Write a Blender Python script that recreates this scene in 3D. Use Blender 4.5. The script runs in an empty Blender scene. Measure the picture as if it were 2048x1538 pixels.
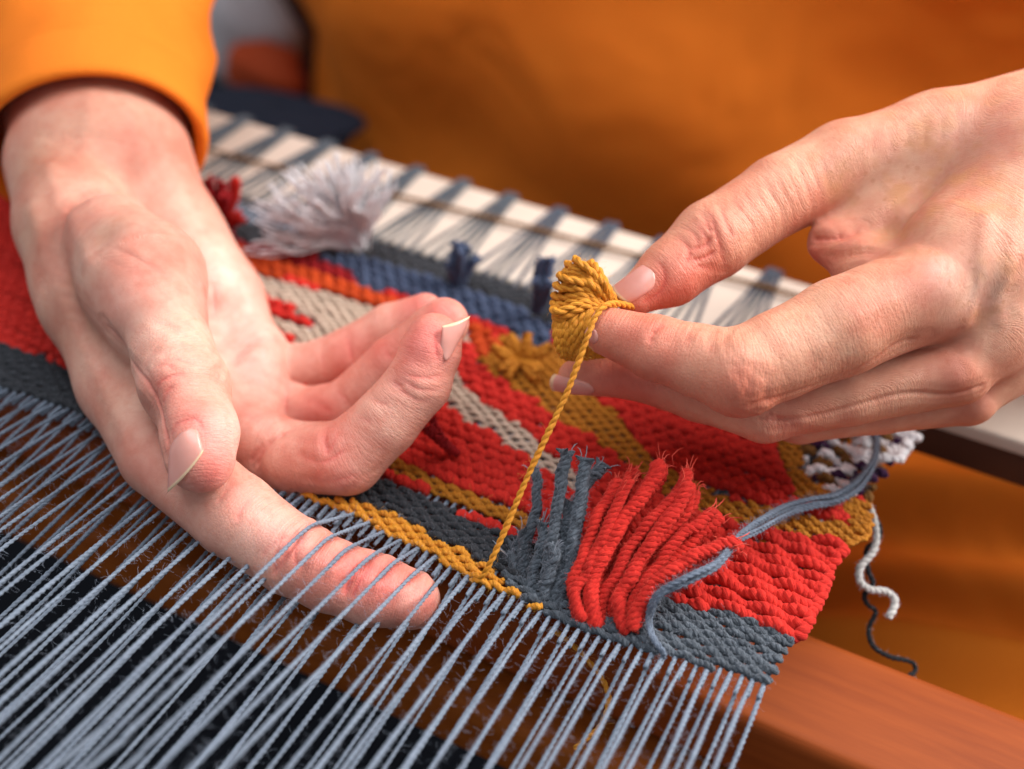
import bpy, math, random
import numpy as np
from mathutils import Vector, Matrix
random.seed(7); rng = np.random.default_rng(7)
QUICK = False
S = 0.01                                             # everything below is laid out in centimetres
# ------------------------------------------------------------------ camera
F = 2341.0; CX, CY = 1024.0, 769.0                    # focal length in pixels of the 2048 x 1538 photograph
yv = np.array([1426., -1619., F]); yv /= np.linalg.norm(yv)
xv = np.array([6374., 2229., -F]); xv /= np.linalg.norm(xv); xv -= yv*(xv@yv); xv /= np.linalg.norm(xv)
zv = np.cross(xv, yv)
RM = np.stack([xv, yv, zv], 1)                        # world -> camera rotation (x right, y down, z forward)
CAM = np.array([0., 0., 20.])
def cam2w(p): return p @ RM + CAM
def w2cam(p): return (p - CAM) @ RM.T
def C3(px, py, z): return np.array([(px-CX)/F*z, (py-CY)/F*z, z])
def W(px, py, z): return cam2w(C3(px, py, z))
def Wp(px, py, zw=0.0):
    d = np.array([(px-CX)/F, (py-CY)/F, 1.0]) @ RM
    return CAM + d*(zw-CAM[2])/d[2]
def proj(p):
    c = w2cam(np.asarray(p)); return np.stack([c[..., 0]/c[..., 2]*F+CX, c[..., 1]/c[..., 2]*F+CY, c[..., 2]], -1)
scene = bpy.context.scene
cd = bpy.data.cameras.new('camera'); cam = bpy.data.objects.new('camera', cd); scene.collection.objects.link(cam)
cd.sensor_width = 36; cd.lens = F/2048*36; cd.clip_start = 0.01; cd.clip_end = 20
m = np.eye(4); m[:3, 0] = RM[0]; m[:3, 1] = -RM[1]; m[:3, 2] = -RM[2]; m[:3, 3] = CAM*S
cam.matrix_world = Matrix(m.tolist()); scene.camera = cam
cd.dof.use_dof = True; cd.dof.focus_distance = 0.272; cd.dof.aperture_fstop = 6.0
# ------------------------------------------------------------------ light
world = bpy.data.worlds.new('World'); scene.world = world; world.use_nodes = True
bg = world.node_tree.nodes['Background']; bg.inputs[0].default_value = (0.92, 0.95, 1.0, 1); bg.inputs[1].default_value = 0.44
def area(name, campos, target, sx, sy, power, col):
    l = bpy.data.lights.new(name, 'AREA'); l.shape = 'RECTANGLE'; l.size = sx*S; l.size_y = sy*S; l.energy = power; l.color = col
    o = bpy.data.objects.new(name, l); scene.collection.objects.link(o)
    p = cam2w(np.array(campos, float)); t = cam2w(np.array(target, float))
    o.location = Vector(p*S); o.rotation_euler = Vector((p-t)).to_track_quat('Z', 'Y').to_euler()
area('window_light', (76, -50, 4), (-1, 0, 28), 52, 52, 18.5, (1.0, 0.97, 0.93))
area('fill_light', (-5, -70, -30), (-2, 2, 27), 80, 60, 7.5, (0.9, 0.95, 1.0))  # added fill lamp above and behind the camera to brighten the torso, no window
vs = scene.view_settings; vs.view_transform = 'Standard'; vs.look = 'None'; vs.exposure = 0.0; vs.gamma = 1.0
# ------------------------------------------------------------------ helpers
col = scene.collection
def obj(name, me, mat=None, parent=None, label=None, cat=None, group=None, kind=None):
    o = bpy.data.objects.new(name, me); col.objects.link(o)
    if mat is not None and me is not None and not me.materials: me.materials.append(mat)
    if parent is not None: o.parent = parent
    for k, v in (('label', label), ('category', cat), ('group', group), ('kind', kind)):
        if v: o[k] = v
    return o
def root(name, label, cat, group=None): return obj(name, None, None, None, label, cat, group)
def mesh(name, V, Fc, smooth=True):
    me = bpy.data.meshes.new(name); V = np.asarray(V, float); X = V[:, 3:] if V.shape[1] > 3 else None; V = V[:, :3]*S
    Fc = np.asarray(Fc)
    if Fc.dtype != object and Fc.ndim == 2:
        n, k = Fc.shape
        me.vertices.add(len(V)); me.vertices.foreach_set('co', V.ravel().astype(np.float32))
        me.loops.add(n*k); me.loops.foreach_set('vertex_index', Fc.ravel().astype(np.int32))
        me.polygons.add(n); me.polygons.foreach_set('loop_start', (np.arange(n)*k).astype(np.int32))
        me.update(calc_edges=True)
        if X is not None: t = me.attributes.new('fib', 'FLOAT_VECTOR', 'POINT'); t.data.foreach_set('vector', X.ravel().astype(np.float32))
    else:
        me.from_pydata([tuple(v) for v in V], [], [tuple(f) for f in Fc])
    if smooth: me.polygons.foreach_set('use_smooth', [True]*len(me.polygons))
    return me
def vattr(me, name, a):
    a = np.asarray(a, np.float32)
    if a.ndim == 1:
        t = me.attributes.new(name, 'FLOAT', 'POINT'); t.data.foreach_set('value', a)
    else:
        t = me.attributes.new(name, 'FLOAT_COLOR', 'POINT'); t.data.foreach_set('color', np.concatenate([a, np.ones((len(a), 1))], 1).ravel().astype(np.float32))
def cat_rom(P, n):
    P = np.asarray(P, float); P = np.concatenate([[2*P[0]-P[1]], P, [2*P[-1]-P[-2]]])
    t = np.linspace(0, len(P)-3-1e-6, n); i = t.astype(int); u = (t-i)[:, None]
    a, b, c, d = P[i], P[i+1], P[i+2], P[i+3]
    return .5*((2*b)+(-a+c)*u+(2*a-5*b+4*c-d)*u*u+(-a+3*b-3*c+d)*u**3)
def frames(P):
    T = np.gradient(P, axis=0); T /= np.linalg.norm(T, axis=1)[:, None]+1e-12
    N = np.zeros_like(T); r = np.array([0.13, 0.21, 0.97]); r = r-T[0]*(r@T[0]); N[0] = r/np.linalg.norm(r)
    for i in range(1, len(P)):
        v = N[i-1]-T[i]*(N[i-1]@T[i]); N[i] = v/(np.linalg.norm(v)+1e-12)
    return T, N, np.cross(T, N)
def tube(P, r, sides=6, closed=True):
    P = np.asarray(P); n = len(P); T, N, B = frames(P); r = np.broadcast_to(r, (n,))
    a = np.arange(sides)/sides*2*np.pi
    V = P[:, None]+r[:, None, None]*(np.cos(a)[None, :, None]*N[:, None]+np.sin(a)[None, :, None]*B[:, None])
    V = V.reshape(-1, 3); L_ = np.r_[0, np.cumsum(np.linalg.norm(np.diff(P, axis=0), axis=1))]+rng.uniform(0, 50); i = np.arange(n-1)[:, None]*sides; j = np.arange(sides)[None]; k = (j+1) % sides
    Q = np.stack([i+j, i+k, i+sides+k, i+sides+j], -1).reshape(-1, 4)
    if closed and n > 1:                               # taper both ends to a point
        V[:sides] = P[0]+(V[:sides]-P[0])*.25; V[-sides:] = P[-1]+(V[-sides:]-P[-1])*.25
    X = np.stack([np.tile(np.cos(a), n), np.tile(np.sin(a), n), np.repeat(L_, sides)], 1)
    return np.concatenate([V, X], 1), Q
def join(parts):
    Vs, Qs, o = [], [], 0
    for V, Q in parts: Vs.append(V); Qs.append(Q+o); o += len(V)
    return np.concatenate(Vs), np.concatenate(Qs)
def yarn(P, R, plies=2, twist=0.55, step=0.06, sides=6, phase=None, taper=None, fray=0.0):
    """plied yarn along a path (cm): R outer radius, twist = length of one full turn"""
    P = np.asarray(P, float); L = np.linalg.norm(np.diff(P, axis=0), axis=1).sum(); n = max(4, int(L/step))
    P = cat_rom(P, n*3); s = np.r_[0, np.cumsum(np.linalg.norm(np.diff(P, axis=0), axis=1))]
    t = np.linspace(0, s[-1], n); P = np.stack([np.interp(t, s, P[:, k]) for k in range(3)], 1)
    T, N, B = frames(P); ph = rng.uniform(0, 6.3) if phase is None else phase
    if plies == 1: pr, hr = R, 0
    elif plies == 2: pr, hr = R*.66, R*.38
    else: pr, hr = R*.56, R*.47
    k = np.ones(n) if taper is None else np.interp(np.linspace(0, 1, n), np.linspace(0, 1, len(taper)), taper)
    w = 1+0.10*np.sin(t*3.1+ph)+0.06*np.sin(t*7.7+ph*2)
    out = []
    for q in range(plies):
        a = ph+t/twist*2*np.pi+q*2*np.pi/plies
        c = P+(hr*k)[:, None]*(np.cos(a)[:, None]*N+np.sin(a)[:, None]*B)
        if fray:
            e = np.clip((t-t[-1]+fray)/fray, 0, 1)**2; c = c+e[:, None]*(N*np.cos(q*2.4+ph)+B*np.sin(q*2.4+ph))*R*1.2
        out.append(tube(c, pr*k*w, sides))
    return join(out)
def fuzz(P, R, dens, ln=0.35, wr=0.0022, curl=0.4):
    """loose fibres standing off a yarn"""
    P = np.asarray(P, float); s = np.r_[0, np.cumsum(np.linalg.norm(np.diff(P, axis=0), axis=1))]; L = s[-1]; n = int(L*dens)
    out = []
    if n < 1: return None
    t = rng.uniform(0, L, n); C = np.stack([np.interp(t, s, P[:, k]) for k in range(3)], 1)
    d = np.stack([np.interp(t+.01, s, P[:, k]) for k in range(3)], 1)-np.stack([np.interp(t-.01, s, P[:, k]) for k in range(3)], 1)
    d /= np.linalg.norm(d, axis=1)[:, None]+1e-9
    r = rng.normal(size=(n, 3)); r -= d*(r*d).sum(1)[:, None]; r /= np.linalg.norm(r, axis=1)[:, None]
    m_ = 7; l = ln*rng.uniform(.3, 1.0, n)**1.3
    pts = [C+r*R*.7]; v = r*.8+d*rng.normal(0, .8, (n, 1)); v /= np.linalg.norm(v, axis=1)[:, None]
    for q in range(m_-1):
        v = v+rng.normal(0, curl, (n, 3)); v /= np.linalg.norm(v, axis=1)[:, None]; pts.append(pts[-1]+v*(l/(m_-1))[:, None])
    G = np.stack(pts, 1)                               # n, m, 3
    u = np.cross(v, rng.normal(size=(n, 3))); u /= np.linalg.norm(u, axis=1)[:, None]; w2 = np.cross(u, v); w2 /= np.linalg.norm(w2, axis=1)[:, None]
    ring = []
    for q in range(3):
        a = q*2.094; ring.append(G+wr*(np.cos(a)*u+np.sin(a)*w2)[:, None])
    V = np.stack(ring, 2).reshape(-1, 3)
    b = (np.arange(n)*m_*3)[:, None, None]; i = (np.arange(m_-1)*3)[None, :, None]; j = np.arange(3)[None, None]; k = (j+1) % 3
    Q = np.stack([b+i+j, b+i+k, b+i+3+k, b+i+3+j], -1).reshape(-1, 4)
    return V, Q
def loft(rings, closed=True):
    n = len(rings[0]); V = np.concatenate(rings); i = np.arange(len(rings)-1)[:, None]*n; j = np.arange(n)[None]; k = (j+1) % n
    return V, np.stack([i+j, i+n+j, i+n+k, i+k], -1).reshape(-1, 4)
def gridmesh(fn, nu, nv, wrap=False):
    u, v = np.meshgrid(np.linspace(0, 1, nu), np.linspace(0, 1, nv), indexing='ij'); P = fn(u.ravel(), v.ravel())
    i = np.arange(nu-1)[:, None]*nv; j = np.arange(nv-1)[None]; return P, np.stack([i+j, i+nv+j, i+nv+j+1, i+j+1], -1).reshape(-1, 4)
# ------------------------------------------------------------------ materials
def nt(name):
    m = bpy.data.materials.new(name); m.use_nodes = True; n = m.node_tree
    for x in list(n.nodes): n.nodes.remove(x)
    o = n.nodes.new('ShaderNodeOutputMaterial'); p = n.nodes.new('ShaderNodeBsdfPrincipled'); n.links.new(p.outputs[0], o.inputs[0])
    return m, n, p
def node(n, typ, ins=None, **kw):
    x = n.nodes.new(typ)
    for k, v in kw.items(): setattr(x, k, v)
    for k, v in (ins or {}).items():
        if isinstance(v, bpy.types.NodeSocket): n.links.new(v, x.inputs[k])
        else: x.inputs[k].default_value = v
    return x
def mixc(n, f, a, b, mode='MIX'):
    x = n.nodes.new('ShaderNodeMix'); x.data_type = 'RGBA'; x.blend_type = mode
    for i, v in ((0, f), (6, a), (7, b)):
        if isinstance(v, bpy.types.NodeSocket): n.links.new(v, x.inputs[i])
        else: x.inputs[i].default_value = v
    return x.outputs[2]
def mth(n, op, a, b=0.0, c=0.0):
    x = n.nodes.new('ShaderNodeMath'); x.operation = op
    for i, v in ((0, a), (1, b), (2, c)):
        if isinstance(v, bpy.types.NodeSocket): n.links.new(v, x.inputs[i])
        else: x.inputs[i].default_value = v
    return x.outputs[0]
def ramp(n, f, stops):
    x = n.nodes.new('ShaderNodeValToRGB'); n.links.new(f, x.inputs[0]); e = x.color_ramp.elements
    while len(e) < len(stops): e.new(.5)
    for q, (p, c) in zip(e, stops): q.position = p; q.color = c if len(c) == 4 else (*c, 1)
    return x.outputs[0]
def lin(r, g, b):
    return tuple(((c/255/12.92) if c/255 <= .04045 else ((c/255+.055)/1.055)**2.4) for c in (r, g, b))+(1,)
def L3(c): return (c[0], c[1], c[2], 1)
def wool(name, c, c2, rough=.85, sheen=.5, scale=900):
    m, n, p = nt(name); tc = node(n, 'ShaderNodeTexCoord').outputs['Object']
    a0 = node(n, 'ShaderNodeTexNoise', {'Vector': tc, 'Scale': scale, 'Detail': 3.0}).outputs[0]
    fv = node(n, 'ShaderNodeVectorMath', {0: node(n, 'ShaderNodeAttribute', attribute_name='fib').outputs['Vector'], 1: (3.2, 3.2, 5.0)}, operation='MULTIPLY').outputs[0]
    a1 = node(n, 'ShaderNodeTexNoise', {'Vector': fv, 'Scale': 1.0, 'Detail': 4.0, 'Roughness': .6}).outputs[0]
    a = mth(n, 'ADD', mth(n, 'MULTIPLY', a0, .35), mth(n, 'MULTIPLY', a1, .65))
    b = node(n, 'ShaderNodeTexNoise', {'Vector': tc, 'Scale': 70.0, 'Detail': 2.0}).outputs[0]
    cc = mixc(n, ramp(n, a, [(.36, (0, 0, 0)), (.64, (1, 1, 1))]), L3(c2), L3(c))
    oi = node(n, 'ShaderNodeObjectInfo').outputs['Random']
    cc = mixc(n, mth(n, 'MULTIPLY', oi, .35), cc, L3(tuple(x*.75 for x in c2[:3])))
    cc = mixc(n, mth(n, 'MULTIPLY', b, .4), cc, L3(tuple(x*.55 for x in c2[:3])))
    n.links.new(cc, p.inputs['Base Color']); p.inputs['Roughness'].default_value = rough
    p.inputs['Sheen Weight'].default_value = sheen; p.inputs['Sheen Roughness'].default_value = .5; p.inputs['Sheen Tint'].default_value = L3(tuple(min(1, x*1.5+.05) for x in c[:3]))
    p.inputs['Specular IOR Level'].default_value = .25
    bp = node(n, 'ShaderNodeBump', {'Height': a, 'Strength': .9, 'Distance': .0006}); n.links.new(bp.outputs[0], p.inputs['Normal'])
    return m
M = {}
M['red'] = wool('red_wool', lin(226, 52, 38), lin(176, 24, 20))
M['charcoal'] = wool('charcoal_wool', lin(112, 120, 130), lin(30, 34, 40))
M['dark_charcoal'] = wool('dark_charcoal_wool', lin(76, 78, 84), lin(26, 27, 30))
M['mustard'] = wool('mustard_yarn', lin(246, 172, 58), lin(204, 116, 20), .5, .4)
M['ochre'] = wool('ochre_wool', lin(208, 136, 34), lin(158, 92, 14), .7, .3)
M['beige'] = wool('beige_wool', lin(218, 196, 176), lin(186, 160, 140))
M['warp'] = wool('grey_blue_warp_cotton', lin(156, 168, 184), lin(108, 119, 136), .8, .4)
M['blue'] = wool('blue_wool', lin(84, 98, 126), lin(48, 57, 80))
M['orange'] = wool('orange_wool', lin(216, 84, 24), lin(176, 52, 10))
M['crimson'] = wool('crimson_wool', lin(170, 18, 24), lin(110, 6, 14))
M['white'] = wool('white_wool', lin(255, 255, 255), lin(248, 246, 252))
M['slate'] = wool('slate_warp_cotton', lin(98, 106, 122), lin(64, 70, 84), .8, .2)
M['offwhite'] = wool('off_white_wool', lin(232, 228, 222), lin(170, 164, 160))
M['black'] = wool('black_wool', lin(44, 42, 46), lin(14, 13, 16))
M['purple'] = wool('purple_wool', lin(80, 40, 86), lin(40, 16, 46))
M['brown'] = wool('brown_wool', lin(140, 98, 46), lin(96, 60, 22))
M['greyblue'] = wool('grey_blue_loose_yarn', lin(138, 150, 168), lin(72, 82, 98), .7, .4)
def fibre(name, c):
    m, n, p = nt(name); p.inputs['Base Color'].default_value = c; p.inputs['Roughness'].default_value = .6
    p.inputs['Transmission Weight'].default_value = 0; p.inputs['Alpha'].default_value = .8
    return m
for k, c in (('warp', lin(190, 200, 220)), ('red', lin(232, 80, 60)), ('charcoal', lin(150, 156, 168)), ('mustard', lin(236, 176, 80)), ('white', lin(236, 234, 240))):
    M[k+'_fibre'] = fibre(k+'_fibre', c)

def cloth(name, c, c2):
    m, n, p = nt(name); tc = node(n, 'ShaderNodeTexCoord').outputs['Object']
    a = node(n, 'ShaderNodeTexNoise', {'Vector': tc, 'Scale': 1400.0, 'Detail': 2.0}).outputs[0]
    w = node(n, 'ShaderNodeTexWave', {'Vector': tc, 'Scale': 420.0, 'Distortion': 2.0, 'Detail': 1.0}).outputs['Fac']
    b = node(n, 'ShaderNodeTexNoise', {'Vector': tc, 'Scale': 14.0, 'Detail': 3.0}).outputs[0]
    cc = mixc(n, b, c, c2); cc = mixc(n, mth(n, 'MULTIPLY', a, .35), cc, L3(tuple(x*.6 for x in c2[:3])))
    n.links.new(cc, p.inputs['Base Color']); p.inputs['Roughness'].default_value = .85
    p.inputs['Sheen Weight'].default_value = .35; p.inputs['Sheen Tint'].default_value = c; p.inputs['Specular IOR Level'].default_value = .2
    h = mth(n, 'ADD', a, mth(n, 'MULTIPLY', w, .5))
    cr = node(n, 'ShaderNodeTexNoise', {'Vector': tc, 'Scale': 13.0, 'Detail': 2.0, 'Distortion': .5}).outputs[0]
    b0 = node(n, 'ShaderNodeBump', {'Height': cr, 'Strength': .7, 'Distance': .012})
    bp = node(n, 'ShaderNodeBump', {'Height': h, 'Strength': .5, 'Distance': .0006, 'Normal': b0.outputs[0]}); n.links.new(bp.outputs[0], p.inputs['Normal'])
    return m
M['sweater'] = cloth('mustard_knit', lin(242, 134, 38), lin(226, 112, 24))
#==SKIN==
def skin_mat():
    m, n, p = nt('skin'); tc = node(n, 'ShaderNodeTexCoord').outputs['Object']
    at = lambda k, o='Fac': node(n, 'ShaderNodeAttribute', attribute_name=k).outputs[o]
    tint = at('tint', 'Color'); along = at('along'); frk = at('freckle')
    big = node(n, 'ShaderNodeTexNoise', {'Vector': tc, 'Scale': 55.0, 'Detail': 4.0, 'Roughness': .6}).outputs[0]
    mid = node(n, 'ShaderNodeTexNoise', {'Vector': tc, 'Scale': 260.0, 'Detail': 4.0, 'Roughness': .65}).outputs[0]
    c = mixc(n, ramp(n, big, [(.32, (0, 0, 0)), (.7, (1, 1, 1))]), tint, mixc(n, 1.0, tint, lin(238, 196, 190), 'MULTIPLY'))
    c = mixc(n, mth(n, 'MULTIPLY', ramp(n, mid, [(.45, (0, 0, 0)), (.75, (1, 1, 1))]), .42), c, mixc(n, 1.0, tint, lin(226, 170, 160), 'MULTIPLY'))
    # freckles
    vo = node(n, 'ShaderNodeTexVoronoi', {'Vector': tc, 'Scale': 430.0, 'Randomness': 1.0})
    spot = ramp(n, vo.outputs['Distance'], [(.08, (1, 1, 1)), (.32, (0, 0, 0))])
    sel = ramp(n, node(n, 'ShaderNodeSeparateColor', {0: vo.outputs['Color']}).outputs[0], [(.36, (0, 0, 0)), (.46, (1, 1, 1))])
    fk = mth(n, 'MULTIPLY', mth(n, 'MULTIPLY', spot, sel), mth(n, 'MULTIPLY', frk, .85))
    fk = mth(n, 'MINIMUM', mth(n, 'MULTIPLY', fk, .75), .45)
    c = mixc(n, fk, c, lin(182, 116, 80))
    vo2 = node(n, 'ShaderNodeTexNoise', {'Vector': tc, 'Scale': 150.0, 'Detail': 3.0}).outputs[0]
    c = mixc(n, mth(n, 'MULTIPLY', ramp(n, vo2, [(.5, (0, 0, 0)), (.68, (1, 1, 1))]), mth(n, 'MULTIPLY', frk, .85)), c, lin(196, 134, 94))
    n.links.new(c, p.inputs['Base Color'])
    p.inputs['Subsurface Weight'].default_value = .3; p.inputs['Subsurface Radius'].default_value = (1.0, .35, .2); p.inputs['Subsurface Scale'].default_value = .0011
    p.inputs['Roughness'].default_value = .52; p.inputs['Specular IOR Level'].default_value = .42
    # fine relief: skin cells + transverse lines that follow the bones
    cell = node(n, 'ShaderNodeTexVoronoi', {'Vector': tc, 'Scale': 1100.0}, feature='DISTANCE_TO_EDGE').outputs['Distance']
    sx = node(n, 'ShaderNodeSeparateXYZ', {0: tc})
    def lines(fa, fs, thr):
        cmb = node(n, 'ShaderNodeCombineXYZ', {0: mth(n, 'MULTIPLY', along, fa), 1: mth(n, 'MULTIPLY', sx.outputs[0], fs), 2: mth(n, 'MULTIPLY', sx.outputs[2], fs)}).outputs[0]
        a = node(n, 'ShaderNodeTexNoise', {'Vector': cmb, 'Scale': 1.0, 'Detail': 2.0, 'Roughness': .5}).outputs[0]
        r = mth(n, 'ABSOLUTE', mth(n, 'SUBTRACT', a, .5)); return ramp(n, r, [(0, (0, 0, 0)), (thr, (1, 1, 1))])
    l1 = lines(7.0, 90.0, .06); l2 = lines(22.0, 220.0, .09)
    h = mth(n, 'ADD', mth(n, 'MULTIPLY', l1, .5), mth(n, 'MULTIPLY', l2, .45))
    h = mth(n, 'ADD', h, mth(n, 'MULTIPLY', ramp(n, cell, [(0, (0, 0, 0)), (.22, (1, 1, 1))]), .38))
    h = mth(n, 'ADD', h, mth(n, 'MULTIPLY', mid, .8))
    bp = node(n, 'ShaderNodeBump', {'Height': h, 'Strength': .5, 'Distance': .00022}); n.links.new(bp.outputs[0], p.inputs['Normal'])
    return m
M['skin'] = skin_mat()
def nail_mat():
    m, n, p = nt('fingernail'); e = node(n, 'ShaderNodeAttribute', attribute_name='tip').outputs['Fac']
    tc = node(n, 'ShaderNodeTexCoord').outputs['Object']
    a = node(n, 'ShaderNodeTexNoise', {'Vector': tc, 'Scale': 300.0, 'Detail': 2.0}).outputs[0]
    c = mixc(n, ramp(n, e, [(.90, (0, 0, 0)), (.94, (1, 1, 1))]), mixc(n, a, lin(204, 136, 122), lin(216, 154, 142)), lin(224, 194, 158))
    n.links.new(c, p.inputs['Base Color']); p.inputs['Roughness'].default_value = .34; p.inputs['Subsurface Weight'].default_value = .15; p.inputs['Subsurface Scale'].default_value = .001
    p.inputs['Coat Weight'].default_value = .1
    return m
M['nail'] = nail_mat()
# ------------------------------------------------------------------ implicit surfaces
def rcone(p, a, b, ra, rb):
    """distance to a capsule whose radius runs from ra to rb, and the parameter along it"""
    ba = b-a; L2 = float(ba@ba)+1e-9; pa = p-a; t = pa@ba; h = np.clip(t/L2, 0, 1)
    return np.sqrt(np.maximum(np.einsum('ij,ij->i', pa, pa)-2*h*t+h*h*L2, 0))-(ra+(rb-ra)*h), h
def smin(a, b, k):
    h = np.maximum(k-np.abs(a-b), 0)/k; return np.minimum(a, b)-h*h*h*k/6.0
def poly_dist(p, P, jump=1e9):
    """distance to a polyline"""
    d = np.full(len(p), 1e9)
    for a, b in zip(P[:-1], P[1:]):
        if np.linalg.norm(b-a) > jump: continue
        ba = b-a; h = np.clip(((p-a)@ba)/(ba@ba+1e-9), 0, 1); d = np.minimum(d, np.linalg.norm(p-a-h[:, None]*ba, axis=1))
    return d
def surface_nets(fn, lo, hi, vox, band=4):
    """polygonise fn(points) = 0; coarse pass first, fine pass only near the surface"""
    lo = np.asarray(lo, float); n = np.ceil((np.asarray(hi)-lo)/(vox*band)).astype(int)+1
    g = [lo[i]+np.arange(n[i])*vox*band for i in range(3)]
    P = np.stack(np.meshgrid(*g, indexing='ij'), -1).reshape(-1, 3)
    Dc = fn(P).reshape(n)
    cells = np.argwhere(np.abs(Dc) < vox*band*2.0); cells = cells[((cells > 0) & (cells < n-1)).all(1)]
    Dc[0] = Dc[-1] = 9; Dc[:, 0] = Dc[:, -1] = 9; Dc[:, :, 0] = Dc[:, :, -1] = 9
    N = n*band; D = np.repeat(np.repeat(np.repeat(np.where(Dc > 0, 9., -9.).astype(np.float32), band, 0), band, 1), band, 2)
    off = np.stack(np.meshgrid(*[np.arange(band)-band//2]*3, indexing='ij'), -1).reshape(-1, 3)
    D = np.roll(D, (-(band//2),)*3, (0, 1, 2))            # outermost cells are all 'outside', so wrapping is harmless
    idx = (cells[:, None]*band+off[None]).reshape(-1, 3); idx = idx[((idx >= 0) & (idx < N)).all(1)]
    for s in range(0, len(idx), 400000):
        q = idx[s:s+400000]; D[q[:, 0], q[:, 1], q[:, 2]] = fn(lo+q*vox)
    sg = D < 0; a = sg[:-1, :-1, :-1]; cnt = np.zeros(a.shape, np.int8)
    for dx in (0, 1):
        for dy in (0, 1):
            for dz in (0, 1): cnt += sg[dx:dx+a.shape[0], dy:dy+a.shape[1], dz:dz+a.shape[2]]
    act = np.argwhere((cnt > 0) & (cnt < 8)); ids = np.full(a.shape, -1, np.int64); ids[act[:, 0], act[:, 1], act[:, 2]] = np.arange(len(act))
    acc = np.zeros((len(act), 3)); w = np.zeros(len(act))
    for ax in range(3):
        e = np.eye(3, dtype=int)[ax]; o1, o2 = np.eye(3, dtype=int)[(ax+1) % 3], np.eye(3, dtype=int)[(ax+2) % 3]
        for u in (0, 1):
            for v in (0, 1):
                c0 = act+o1*u+o2*v; c1 = c0+e; d0 = D[tuple(c0.T)]; d1 = D[tuple(c1.T)]; x = (d0 < 0) != (d1 < 0)
                t = np.where(x, d0/(d0-d1+1e-12), 0); acc += np.where(x[:, None], c0-act+e*t[:, None], 0); w += x
    V = lo+(act+acc/w[:, None])*vox; Q = []
    for ax in range(3):
        e = np.eye(3, dtype=int)[ax]; o1, o2 = np.eye(3, dtype=int)[(ax+1) % 3], np.eye(3, dtype=int)[(ax+2) % 3]
        c = act[(act+e < np.array(D.shape)).all(1)]; c = c[(c-o1 >= 0).all(1) & (c-o2 >= 0).all(1)]
        s0 = sg[tuple(c.T)]; s1 = sg[tuple((c+e).T)]; c = c[s0 != s1]; s0 = s0[s0 != s1]
        q = np.stack([ids[tuple(c.T)], ids[tuple((c-o1).T)], ids[tuple((c-o1-o2).T)], ids[tuple((c-o2).T)]], 1)
        q[~s0] = q[~s0][:, ::-1]; q = q[(q >= 0).all(1)]; Q.append(q)
    return V, np.concatenate(Q)
def grad(fn, P, e=.02):
    k = np.array([[1, -1, -1], [-1, -1, 1], [-1, 1, -1], [1, 1, 1]], float); g = sum(q*fn(P+q*e)[:, None] for q in k); return g/(np.linalg.norm(g, axis=1)[:, None]+1e-9)
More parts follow.
